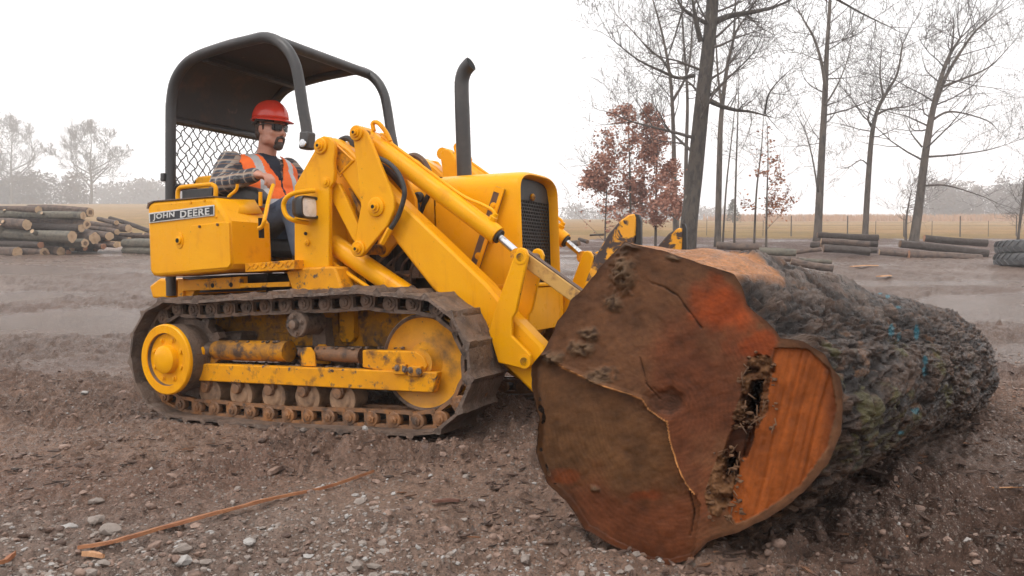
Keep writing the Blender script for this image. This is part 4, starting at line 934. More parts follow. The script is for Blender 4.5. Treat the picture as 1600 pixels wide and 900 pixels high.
b = MB(); ell(b, hd(.072, 0, -.108), (.034, .034, .034), HR); limb(b, [hd(.082, -.030, -.095), hd(.096, -.026, -.064), hd(.104, 0, -.055), hd(.096, .026, -.064), hd(.082, .030, -.095)], [.010, .0095, .009, .0095, .010], 8)
me = remesh(b, 'goatee', .004, 3); me.materials.append(M['hair']); link(bpy.data.objects.new('goatee', me), PE)
b = MB(); ell(b, hd(-.038, 0, .025), (.080, .081, .075), HR); ell(b, hd(-.060, 0, -.03), (.05, .068, .05), HR)
for s in (-1, 1): limb(b, [hd(.012, s * .079, .045), hd(.012, s * .075, -.012)], [.012, .007], 8)
me = remesh(b, 'hair', .006, 3); me.materials.append(M['hair']); link(bpy.data.objects.new('hair', me), PE)
gl = MB()
for s in (-1, 1): 
    gl.tube([hd(.082, s * .066, .018), hd(.04, s * .083, .022), hd(-.02, s * .083, .012)], .0042, 6)
gl.tube([hd(.086, -.066, .02), hd(.108, -.03, .022), hd(.112, 0, .016), hd(.108, .03, .022), hd(.086, .066, .02)], .0035, 6)
gl = gl.build('sunglasses', M['lampblack'], PE)
for s in (-1, 1):
    V = []
    for k in range(9):
        t = k / 8; y = s * (.008 + .060 * t); x = .114 - .030 * t ** 1.7
        V += [hd(x, y, .020), hd(x - .002, y, -.012 - .008 * math.sin(math.pi * (t * .8 + .1)))]
    MB().add(V, [(2 * k, 2 * k + 1, 2 * k + 3, 2 * k + 2) for k in range(8)]).build('lens', M['shades'], gl, angle=180)
def hat():
    b = MB(); seg = 40; V = []; rows = 12; c = (-.008, 0, .060)
    for i in range(rows + 1):
        th = math.pi / 2 * i / rows
        for k in range(seg):
            a = 2 * math.pi * k / seg; e = math.cos(th) ** .9; rid = 1 + .035 * math.exp(-(math.sin(a) / .16) ** 2) * math.sin(th * 2) 
            V.append(hd(c[0] + .128 * e * math.cos(a), c[1] + .106 * e * math.sin(a), c[2] + .125 * math.sin(th) ** .95 * rid))
    b.add(V, [tuple(x) for x in grid_quads(rows + 1, seg, True)])
    V = []
    for j in range(4):
        for k in range(seg):
            a = 2 * math.pi * k / seg; ext = (.010 + .038 * max(0, math.cos(a)) ** 1.5) * j / 3
            V.append(hd(c[0] + (.128 + ext) * math.cos(a), c[1] + (.106 + ext * .8) * math.sin(a), c[2] - .012 * (j / 3) - .010 * max(0, math.cos(a)) * j / 3 + .002))
    b.add(V, [tuple(x) for x in grid_quads(4, seg, True)])
    o = b.build('hard_hat', M['redhat'], PE, angle=60); o.modifiers.new('t', 'SOLIDIFY').thickness = .003
    MB().tube([hd(c[0] + .118 * math.cos(a), .098 * math.sin(a), .040 - .012 * (math.cos(a) < -.2)) for a in np.linspace(.6, 2 * math.pi - .6, 24)], .008, 6).build('hat_band', M['rubber'], o)
hat()
# ================================================================ THE HUGE LOG
FPTS = [(976, 376), (991, 382), (1020, 389), (1044, 395), (1097, 413), (1147, 429), (1159, 448), (1167, 478), (1197, 501), (1220, 528), (1256, 533), (1287, 554), (1311, 590), (1318, 625), (1314, 678), (1293, 725), (1258, 766), (1211, 802), (1152, 831), (1105, 845), (1079, 873), (1044, 885), (997, 873), (950, 850), (914, 826), (889, 786), (855, 756), (839, 707), (841, 654), (832, 607), (832, 572), (852, 543), (873, 501), (897, 466), (932, 425), (958, 395)]
_phi = math.radians(21); LT = Vector((math.cos(_phi), -math.sin(_phi), 0)); LS = Vector((math.sin(_phi) * .10, math.cos(_phi) * .10, 1)).normalized()
LNRM = LT.cross(LS); LNRM = -LNRM if LNRM.y > 0 else LNRM            # out of the cut face, towards the camera
LB = Vector((.432, 2.13, -.006)); CAMV = Vector((0, 0, CAMH))
def face_hit(px, py):
    d = ray(px, py); t = (LB - CAMV).dot(LNRM) / d.dot(LNRM); p = CAMV + d * t - LB; return p.dot(LT), p.dot(LS)
FO = np.array([face_hit(*p) for p in FPTS]); FC = np.array(face_hit(1078, 640))
def to_px(P):
    P = np.asarray(P); return CX + FPX * P[..., 0] / P[..., 1], CY - FPX * (P[..., 2] - CAMH) / P[..., 1]
def outline_r(th):
    """radius of the traced outline about its centre, as a function of angle"""
    d = FO - FC; a = np.arctan2(d[:, 1], d[:, 0]); r = np.hypot(d[:, 0], d[:, 1]); o = np.argsort(a); a, r = a[o], r[o]
    a = np.concatenate([a - 2 * np.pi, a, a + 2 * np.pi]); x = np.tile(r * np.cos(a[len(r):2 * len(r)]), 3); y = np.tile(r * np.sin(a[len(r):2 * len(r)]), 3)
    X, Yy = np.interp(th, a, x), np.interp(th, a, y); return np.hypot(X, Yy), np.arctan2(Yy, X)
def in_poly(px, py, P):
    P = np.array(P, float); c = np.zeros(px.shape, bool); j = len(P) - 1
    for i in range(len(P)):
        xi, yi, xj, yj = *P[i], *P[j]
        c ^= ((yi > py) != (yj > py)) & (px < (xj - xi) * (py - yi) / (yj - yi + 1e-9) + xi); j = i
    return c
def line_dist(px, py, P):
    best = np.full(px.shape, 1e9)
    for (x0, y0), (x1, y1) in zip(P[:-1], P[1:]):
        t = np.clip(((px - x0) * (x1 - x0) + (py - y0) * (y1 - y0)) / ((x1 - x0) ** 2 + (y1 - y0) ** 2), 0, 1)
        best = np.minimum(best, np.hypot(px - x0 - t * (x1 - x0), py - y0 - t * (y1 - y0)))
    return best
def big_log():
    NT, NS, NR = 576, 400, 115
    th = np.linspace(-np.pi, np.pi, NT, endpoint=False); r0, tha = outline_r(th)
    r0 = r0 * (1 + .012 * fbm(np.cos(th) * 9, np.sin(th) * 9, oct=3, seed=71))
    C0 = LB + LT * FC[0] + LS * FC[1]; C1 = wpt(1466, 565, 4.78); AX = (C1 - C0); LEN = AX.length; AXN = AX.normalized()
    t1 = Vector((AXN.y, -AXN.x, 0)).normalized(); s1 = t1.cross(AXN); s1 = -s1 if s1.z < 0 else s1
    S = np.linspace(0, 1, NS) ** 1.25
    ST, TH = np.meshgrid(S, tha, indexing='ij'); R0 = np.broadcast_to(r0, ST.shape)
    kk = smooth(0, .55, ST)
    kern = np.exp(-np.linspace(-1.1, 1.1, 2 * (NT // 6) + 1) ** 2 / .16); kern /= kern.sum(); rs = np.convolve(np.concatenate([r0[-(NT // 6):], r0, r0[:NT // 6]]), kern, 'valid')
    RS = np.broadcast_to(np.maximum(rs * 1.01, r0 * .985), ST.shape)
    bulge = .035 * fbm(np.cos(TH) * 1.5 + 4, np.sin(TH) * 1.5, ST * 3.5, oct=2, seed=72)
    k1 = smooth(0, .11, ST); Rn = R0 * (1 - k1) + RS * k1 + .05 * np.exp(-((TH - 1.62) / .42) ** 2) * smooth(0, .085, ST)
    tp = ST ** .9; Rr = Rn * (1 - tp) + .315 * tp + bulge * smooth(0, .2, ST)
    arc = TH * .45; lng = ST * LEN
    tw = arc + .10 * fbm(lng * .8, arc * 2, seed=75)
    wf = .35 * fbm(arc * 6, lng * 3, oct=3, seed=88); f1, f2, cid = worley(tw * 17 + wf * 3.5, lng * 2.6 + wf * 4.0, 89); fur = smooth(0, .30, f2 - f1); g1, g2, cid2 = worley(tw * 38 + wf * 2, lng * 14 + wf, 90); fur2 = smooth(0, .35, g2 - g1)
    chunk = fbm(tw * 34 + wf, lng * 20, oct=3, seed=87, gain=.65); rid = fbm(tw * 13 + wf, lng * 2.2, oct=4, seed=73, ridged=True, gain=.55)
    fine = fbm(tw * 48, lng * 12, oct=3, seed=74, ridged=True); plate = fbm(tw * 17, lng * 8, oct=4, seed=78, gain=.55)
    lump = fbm(np.cos(TH) * 3, np.sin(TH) * 3, lng * 2.2, oct=3, seed=76)
    barkamp = smooth(0, .012, ST)
    disp = barkamp * (.010 * (fur - .7) + .014 * rid + .011 * plate + .006 * fine + .008 * chunk + .024 * np.maximum(lump, -.2))
    # fresh sawn chamfer on top of the butt: smooth, no bark
    fac = smooth(1.20, 1.30, TH) * (1 - smooth(1.96, 2.04, TH)) * (1 - smooth(.105, .125, ST + .012 * fbm(TH * 6, lng * 5, seed=77)))
    disp = disp * (1 - fac) + fac * .006 * fbm(TH * 10, lng * 6, oct=3, seed=79)
    Rr = Rr + disp
    end = smooth(.985, 1.0, ST); Rr = Rr * (1 - .10 * end)
    def vec(a): return np.array(a)
    Cx = vec(C0)[None, None] + vec(AX)[None, None] * ST[..., None]
    tv = vec(LT) * (1 - kk[..., None]) + vec(t1) * kk[..., None]; sv = vec(LS) * (1 - kk[..., None]) + vec(s1) * kk[..., None]
    P = Cx + tv * (Rr * np.cos(TH))[..., None] + sv * (Rr * np.sin(TH))[..., None]
    P[..., 2] = np.maximum(P[..., 2], -.05)
    V = P.reshape(-1, 3); Q = grid_quads(NS, NT, True)
    # colours of the bark
    c = np.full((NS, NT, 3), 0.0); dk = np.array([.016, .009, .006]); md = np.array([.112, .064, .040]); lt = np.array([.235, .175, .14]); moss = np.array([.11, .105, .03]); og = np.array([.24, .12, .06])
    h = np.clip(.34 + .6 * rid + .65 * plate + .7 * chunk - .3 * (1 - fur), 0, 1); c[:] = dk; c = c * (1 - h[..., None]) + md * h[..., None]
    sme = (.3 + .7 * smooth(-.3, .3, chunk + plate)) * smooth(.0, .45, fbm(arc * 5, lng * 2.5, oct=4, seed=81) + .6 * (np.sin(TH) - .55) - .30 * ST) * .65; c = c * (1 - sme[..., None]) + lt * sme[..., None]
    ms = smooth(.18, .42, fbm(arc * 9, lng * 5, oct=4, seed=82) + .22 * np.exp(-((TH + .15) / .45) ** 2) - .12) * smooth(-.9, -.3, TH) * (1 - smooth(.5, .9, TH)) * (1 - smooth(.5, .8, ST)); ms = ms * smooth(-.2, .3, chunk + .5 * plate); c = c * (1 - .7 * ms[..., None]) + moss * .7 * ms[..., None]
    oo = smooth(.38, .55, fbm(arc * 16, lng * 8, oct=3, seed=83)) * .5; c = c * (1 - oo[..., None]) + og * oo[..., None]
    px, py = to_px(P)
    near = np.cos(TH) > -.2
    for x, y, w, hh in ((1375, 455, 4, 5), (1387, 463, 4, 3), (1404, 480, 4, 2), (1393, 517, 5, 9), (1405, 526, 4, 6), (1432, 519, 4, 10), (1446, 562, 4, 8), (1445, 580, 3.5, 10), (1430, 642, 6, 5), (1408, 676, 5, 3)):
        bl = near & (((px - x) / w) ** 2 + ((py - y) / hh) ** 2 + .7 * fbm(arc * 60, lng * 60, oct=2, seed=84) < 1); c[bl] = c[bl] * .3 + np.array([.02, .20, .27]) * .7
    fw = np.array([.60, .255, .095]) * (1 + .25 * fbm(TH * 12, lng * 3, oct=4, seed=85))[..., None]; gre = smooth(.1, .5, fbm(TH * 5, lng * 6, oct=4, seed=86)) ; fw = fw * (1 - .5 * gre[..., None]) + np.array([.30, .20, .15]) * .5 * gre[..., None]
    c = c * (1 - fac[..., None]) + fw * fac[..., None]
    rg = np.clip(.30 + .22 * chunk, .16, .7)
    col = np.concatenate([c, rg[..., None]], -1).reshape(-1, 4)
    # far end cap
    ce = len(V); V = np.concatenate([V, [vec(C1) - .02 * vec(AXN)]]); col = np.concatenate([col, [[.3, .16, .08, .7]]])
    me = np_mesh('huge_log', V, Q, col); bu = me.attributes.new('barkuv', 'FLOAT_VECTOR', 'POINT'); bu.data.foreach_set('vector', np.concatenate([np.stack([tw.ravel(), lng.ravel() * .30, wf.ravel() * .2], 1), [[0, 0, 0]]]).astype(np.float32).ravel()); me.materials.append(attr_mat('wet_bark', .5, spec=.17, bump=(42, .030), bump2=(120, .014), rough_attr=True, tint=[(50, .45), (150, .35)], vec='barkuv'))
    root = link(bpy.data.objects.new('huge_log', me)); tag(root, 'huge wet log with rough dark bark and rotten red heartwood lying before the loader', 'log')
    b = MB(); ring = P[-1]; b.add([tuple(p) for p in ring[::8]] + [tuple(C1)], [(i, (i + 1) % (NT // 8), NT // 8) for i in range(NT // 8)]); b.build('far_end', M['cutwood'], root)
    # ---- the cut face
    q = np.linspace(0, 1, NR) ** .8; G, TT = np.meshgrid(q, th, indexing='ij'); RA = G * (r0 + .001)[None]; A = FC[0] + RA * np.cos(tha)[None]; B = FC[1] + RA * np.sin(tha)[None]
    Pf = vec(LB) + A[..., None] * vec(LT) + B[..., None] * vec(LS); X, Yp = to_px(Pf)
    n1 = fbm(A * 9, B * 9, oct=4, seed=91); n2 = fbm(A * 40, B * 40, oct=4, seed=92); n3 = fbm(A * 3, B * 3, oct=3, seed=93); wx = X + 5 * n1 + 2.5 * n2; wy = Yp + 5 * fbm(A * 9 + 5, B * 9, oct=4, seed=94) + 2.5 * fbm(A * 40, B * 40 + 3, oct=3, seed=95)
    CR = [(826, 552), (852, 556), (880, 575), (940, 603), (985, 617), (1003, 624), (1012, 640), (1030, 653), (1042, 660), (1047, 690), (1060, 730), (1072, 757), (1085, 772)]
    low = in_poly(wx * .3 + X * .7, wy * .3 + Yp * .7, CR + [(1095, 790), (1080, 900), (800, 900), (800, 552)])
    dcr = line_dist(X + 1.2 * n2, Yp + 1.2 * n1, CR)
    saw = np.sin((X * .35 + Yp * 1.0) * .55 + 6 * n3) * .5 + .5
    rings = np.sin(np.hypot(X - 1045, (Yp - 648) * .9) * .95 + 9 * n1 + 2 * n2)
    up = np.array([.105, .046, .021]); lo_ = np.array([.088, .040, .015]); red = np.array([.092, .026, .010]); rd2 = np.array([.22, .040, .008]); drk = np.array([.030, .013, .007]); tan = np.array([.15, .075, .034])
    c = np.repeat(np.repeat(up[None, None], NR, 0), NT, 1); H = np.zeros_like(X)
    def mix(k, t): nonlocal c; c = c * (1 - t[..., None]) + np.asarray(k) * t[..., None]
    mix(red, .8 * smooth(-.35, .55, n1 * .8 + .75 - np.hypot((X - 1085) / 120, (Yp - 600) / 170)))
    mix(rd2, .9 * smooth(-.1, .6, n1 * .7 + .9 - np.hypot((X - 1130) / 62, (Yp - 488) / 66)))
    mix(rd2 * .8, .8 * smooth(.05, .4, n1 * .6 + .8 - np.hypot((X - 1190) / 42, (Yp - 535) / 34)))
    mix(lo_, low * (.75 + .3 * n1)); H -= low * .022
    mix(red, .85 * smooth(-.7, .8, n1 * .8 + (Yp - 775) / 60) * smooth(1130, 1060, X)); mix(rd2 * .7, .6 * smooth(.1, .5, n1 + .7 - np.hypot((X - 1010) / 55, (Yp - 775) / 16))); mix(rd2 * .6, .5 * smooth(.1, .5, n1 + .7 - np.hypot((X - 875) / 30, (Yp - 745) / 16)))
    # knot at the heart
    kd = np.hypot((X - 1042) * .8, (Yp - 628) * 1.05) + 11 * n1 + 3 * n2; kn = smooth(30, 16, kd) * (Yp > 595); mix(drk * 1.4, .8 * kn); H -= kn * .012; c *= (1 + .14 * np.sin(kd * 1.1) * smooth(60, 20, kd))[..., None]
    # sound slab of orange wood on the right
    sl_ = in_poly(wx * .4 + X * .6, wy * .4 + Yp * .6, [(1212, 543), (1262, 545), (1298, 578), (1306, 640), (1292, 700), (1250, 757), (1192, 800), (1150, 818), (1138, 800), (1152, 735), (1182, 640), (1203, 580)])
    gx = X + (Yp - 650) * .24; grain = fbm(gx * .16, Yp * .006, oct=4, seed=96); ms_ = np.array([.215, .054, .010])
    mix(ms_, sl_ * .97); c = np.where(sl_[..., None], c * (1 + .42 * grain + .10 * n3)[..., None], c); H -= sl_ * (.010 + .006 * grain)
    er = smooth(1270, 1310, X) * sl_; mix(red * .8, .7 * er)
    # rotten cavities
    for pol, dep in (([(1174, 596), (1192, 594), (1190, 620), (1181, 652), (1166, 652), (1162, 634)], .12), ([(1132, 718), (1148, 714), (1144, 735), (1134, 748)], .07)):
        cen = np.mean(pol, 0); ins = in_poly(wx, wy, pol); mid = in_poly(cen[0] + (wx - cen[0]) * 1.7, cen[1] + (wy - cen[1]) * 1.25, pol); rim = in_poly(wx, wy, [(1172, 562), (1186, 553), (1200, 556), (1213, 570), (1203, 598), (1200, 640), (1184, 668), (1160, 672), (1146, 650), (1158, 618), (1160, 588)] if dep > .1 else [(1124, 708), (1140, 700), (1153, 712), (1152, 745), (1142, 785), (1128, 808), (1110, 800), (1104, 772), (1114, 740)])
        mix(tan * (.62), rim * smooth(-.5, .3, n2 + n1) * .85); mix(drk, rim * smooth(-.05, -.45, n2 + .5 * n1) * .8); H += rim * (.030 * n2 + .016 * n1 - .008)
        mix(drk * .8, ins * .55); mix(drk * .35, mid * .9); H -= ins * dep * .45 + mid * dep * .55; H += ins * .022 * n2
    st = in_poly(wx, wy, [(1150, 655), (1180, 660), (1165, 712), (1128, 716), (1136, 690)]); mix(red * .55, st * .8); H -= st * .035
    # crack edge: a pale torn lip
    mix([.62, .28, .09], smooth(2.6, .8, dcr) * (.6 + .4 * n2)); H += .012 * smooth(7, 1, dcr) * (~low)
    for L in ([(1018, 443), (1040, 450), (1058, 462), (1080, 490), (1096, 512)], [(1000, 560), (1010, 600), (1030, 625)], [(1078, 772), (1085, 800), (1078, 840)], [(1170, 660), (1163, 690), (1160, 715)]):
        d = line_dist(X + 2 * n1, Yp + 2 * n2, L); mix(drk * .6, smooth(1.5, .4, d + 1.2 * n2) * .8); H -= .005 * smooth(2.0, .4, d)
    stk = fbm((X - 1045) * .02 + (Yp - 640) * .05, (Yp - 640) * .012 - X * .03, oct=4, seed=98); blot = fbm(A * 5 + 3, B * 5, oct=5, seed=99, gain=.6)
    c *= (1 + (.10 * rings * smooth(-.3, .4, n1) + .10 * saw * smooth(-.4, .3, n3)) * (~sl_))[..., None] * (1 + .24 * n2 + .22 * n1 + .35 * stk * (~sl_) + .35 * blot)[..., None]
    # clods of mud stuck on
    for x, y, rx, ry, hh in ((975, 425, 22, 34, .040), (958, 470, 14, 12, .018), (920, 520, 16, 10, .020), (905, 545, 20, 12, .016), (935, 588, 24, 14, .012), (985, 385, 24, 9, .03), (1052, 405, 12, 6, .016), (860, 560, 18, 10, .02), (930, 765, 10, 7, .014)):
        n5 = fbm(A * 70, B * 70, oct=3, seed=101, gain=.65); m_ = smooth(1.2, .35, np.hypot((wx - x) / rx, (wy - y) / ry) + .6 * n5 + .3 * n1); H += m_ * hh * (.35 + .9 * np.maximum(0, n5 + .35)); mix(np.array([.125, .080, .046]), m_ * .8); mix(drk, m_ * smooth(0, -.4, n5) * .8)
    mix(drk * 1.3, .6 * smooth(.955, 1.0, G + .045 * n2 + .03 * n1)); H += .0018 * n2 + .0018 * n1 - .003 * smooth(.985, 1.0, G)
    H = H * smooth(1.0, .97, G); Pf = Pf + H[..., None] * vec(LNRM)
    rg = np.clip(.50 + .2 * n2 - .08 * low, .25, .9); col = np.concatenate([np.clip(c, .004, .9), rg[..., None]], -1).reshape(-1, 4)
    Vf = Pf.reshape(-1, 3); Qf = grid_quads(NR, NT, True)
    me = np_mesh('cut_face', Vf, Qf, col); me.materials.append(attr_mat('sawn_heartwood', .5, spec=.12, bump=(130, .0014), rough_attr=True, tint=(80, .2)))
    o = link(bpy.data.objects.new('cut_face', me), root); o['label'] = 'muddy sawn butt end with red heartwood, an orange slab and rotten holes'
    # shreds of rotten wood fibre round the cavities
    rng = random.Random(8); b = MB()
    for i in range(46):
        x, y = (rng.uniform(1152, 1212), rng.uniform(552, 668)) if i % 2 else (rng.uniform(1104, 1156), rng.uniform(700, 812))
        a, e = face_hit(x, y); p = LB + LT * a + LS * e + LNRM * rng.uniform(-.03, .008); d = (LS * rng.uniform(-1, 1) + LT * rng.uniform(-.5, .5) + LNRM * rng.uniform(0, .5)).normalized(); l = rng.uniform(.012, .045)
        b.tube([p, p + d * l * .5 + LNRM * .004, p + d * l], [.0022, .002, .0008], 4)
    for i in range(120):
        x, y = (rng.uniform(1148, 1216), rng.uniform(548, 672)) if i % 2 else (rng.uniform(1100, 1160), rng.uniform(696, 814)); c_ = (1180, 608) if i % 2 else (1129, 758)
        if math.hypot((x - c_[0]) / 26, (y - c_[1]) / 50) < .75: continue
        a, e = face_hit(x, y); add_rock(b, LB + LT * a + LS * e + LNRM * rng.uniform(-.02, .006), rng.uniform(.003, .0075), rng, .8, 1.9)
    s_ = b.build('rotten_fibres', M['rotten'], root); s_['kind'] = 'stuff'
M['cutwood'] = mat('pale_cut_wood', (0.45, 0.27, 0.14), 0.75, layers=[((0.30, 0.16, 0.08), 8, 0.45, 0.7)], bump=(40, .004))
M['rotten'] = mat('rotten_wood', (0.15, 0.075, 0.035), 0.85, layers=[((0.06, 0.035, 0.022), 30, 0.45, 0.7)], bump=(60, .004))
big_log()
# ================================================================ THE BACKGROUND
M['logbark'] = mat('brown_log_bark', (0.135, 0.090, 0.068), 0.8, layers=[((0.055, 0.042, 0.036), 6.0, 0.45, 0.65), ((0.19, 0.15, 0.125), 11.0, 0.58, 0.75)], bump=(14, .03))
M['greenbark'] = mat('lichened_log_bark', (0.150, 0.132, 0.100), 0.8, layers=[((0.075, 0.070, 0.058), 5.0, 0.45, 0.65), ((0.21, 0.20, 0.155), 9.0, 0.55, 0.75)], bump=(14, .03))
M['darkbark'] = mat('dark_log_bark', (0.055, 0.039, 0.032), 0.8, layers=[((0.085, 0.070, 0.062), 7.0, 0.5, 0.7)], bump=(14, .03))
M['endwood'] = mat('pale_log_end', (0.52, 0.36, 0.22), 0.75, layers=[((0.36, 0.22, 0.12), 6.0, 0.48, 0.68)], bump=(50, .004))
M['enddark'] = mat('stained_log_heart', (0.20, 0.115, 0.065), 0.8, layers=[((0.10, 0.055, 0.03), 9.0, 0.45, 0.65)], bump=(50, .004))
M['endred'] = mat('reddish_log_end', (0.40, 0.19, 0.10), 0.75, layers=[((0.24, 0.10, 0.05), 6.0, 0.48, 0.68)])
M['bark'] = mat('grey_tree_bark', (0.115, 0.090, 0.070), 0.85, layers=[((0.045, 0.036, 0.030), 5.0, 0.45, 0.65), ((0.17, 0.15, 0.125), 9.0, 0.58, 0.75)], bump=(10, .04), vs=(1, 1, .35))
M['oakbark'] = mat('oak_bark', (0.072, 0.056, 0.043), 0.85, layers=[((0.026, 0.020, 0.016), 9.0, 0.44, 0.60), ((0.17, 0.16, 0.125), 5.0, 0.61, 0.72)], bump=(16, .06), vs=(1, 1, .35))
M['twig'] = mat('twig_bark', (0.075, 0.060, 0.052), 0.85, layers=[((0.12, 0.10, 0.088), 4.0, 0.5, 0.7)])
M['russet'] = mat('russet_leaf', (0.50, 0.25, 0.175), 0.8, layers=[((0.37, 0.165, 0.11), 1.4, 0.42, 0.62), ((0.52, 0.29, 0.19), 5.0, 0.56, 0.72)])
M['russet2'] = mat('copper_leaf', (0.40, 0.165, 0.075), 0.8, layers=[((0.27, 0.09, 0.045), 1.6, 0.42, 0.62)])
M['farwood'] = mat('far_twigs', (0.085, 0.068, 0.062), 0.9, layers=[((0.13, 0.09, 0.07), .4, 0.45, 0.65)])
M['evergreen'] = mat('cedar_green', (0.045, 0.052, 0.030), 0.85, layers=[((0.10, 0.075, 0.045), 2.5, 0.5, 0.7)])
M['drygrass'] = mat('dry_grass', (0.46, 0.25, 0.115), 0.85, layers=[((0.36, 0.22, 0.11), .8, 0.45, 0.65)])
M['fencewood'] = mat('weathered_post', (0.13, 0.11, 0.095), 0.85, bump=(20, .01))
M['wire'] = mat('fence_wire', (0.16, 0.15, 0.145), 0.6, 0.5)
M['tyre'] = mat('dusty_tyre_rubber', (0.085, 0.088, 0.092), 0.75, layers=[((0.15, 0.145, 0.14), 5.0, 0.5, 0.7)], bump=(30, .006))
def ground_Z(px, py):
    """how far out the ground is seen at a pixel"""
    lo, hi = 5.0, 80.0
    for _ in range(40):
        m = (lo + hi) / 2; p = wpt(px, py, m)
        if float(ground_base(np.array([p.x]), np.array([p.y]))[0]) > p.z: hi = m
        else: lo = m
    return hi
def rest(px, Z): x = (px - CX) / FPX * Z; return Vector((x, Z, gz(x, Z)))
# ---- felled logs
def felled_log(a, b_, r, bark, end, name, label, cat='log', group=None, taper=.92, seed=0, stub=False, heart=None):
    """a: the end seen best; b_: the other end"""
    a, b_ = Vector(a), Vector(b_); d = b_ - a; L = d.length; dn = d.normalized(); x = dn.orthogonal().normalized(); y = dn.cross(x); rng = random.Random(seed); n, seg = 9, 18; V = []
    bend = Vector((rng.uniform(-1, 1), rng.uniform(-1, 1), rng.uniform(-.3, .3))) * .045 * L
    ra = [1 + rng.uniform(-.10, .10) for _ in range(seg)]
    for i in range(n):
        t = i / (n - 1); c = a + d * t + bend * math.sin(math.pi * t); rr = r * (1 + (taper - 1) * t)
        for k in range(seg):
            w = 2 * math.pi * k / seg; f = rr * ra[k] * (1 + rng.uniform(-.06, .06)); V.append(c + (x * math.cos(w) + y * math.sin(w)) * f)
    m = MB().add(V, [tuple(q) for q in grid_quads(n, seg, True)])
    o = m.build(name, bark, None, angle=180); tag(o, label, cat, group)
    for (i, s) in ((0, 1), (n - 1, -1)):
        ring = V[i * seg:(i + 1) * seg]; c = sum(ring, Vector()) / seg - dn * .006 * s
        e = MB().add([p for p in ring] + [c + (p - c) * .82 - dn * .002 * s for p in ring] + [c], [(k, (k + 1) % seg, seg + (k + 1) % seg, seg + k) for k in range(seg)] + [(seg + k, seg + (k + 1) % seg, 2 * seg) for k in range(seg)]).build('cut_end', end, o)
        if heart and i == 0: MB().add([c + (p - c) * .5 * random.Random(seed + k).uniform(.8, 1.15) - dn * .005 for k, p in enumerate(ring)] + [c - dn * .006], [(k, (k + 1) % seg, seg) for k in range(seg)]).build('dark_heart', M['enddark'], e)
    if stub:
        for t, w in ((.30, .9), (.62, 1.8)):
            c = a + d * t; q = (x * math.cos(w) + y * math.sin(w)); q = Vector((q.x, -abs(q.y) - .3, abs(q.z) + .3)).normalized()
            s_ = MB().cyl(c, c + q * (r * 1.35), r * .42, r * .36, 12).build('branch_stub', bark, o); MB().lathe(c + q * r * 1.352, q, [(0, r * .355), (.002, r * .355)], 12).build('stub_end', end, s_)
    return o
G_L = 'logs stacked at the edge of the straw field'
ZL = 25.2
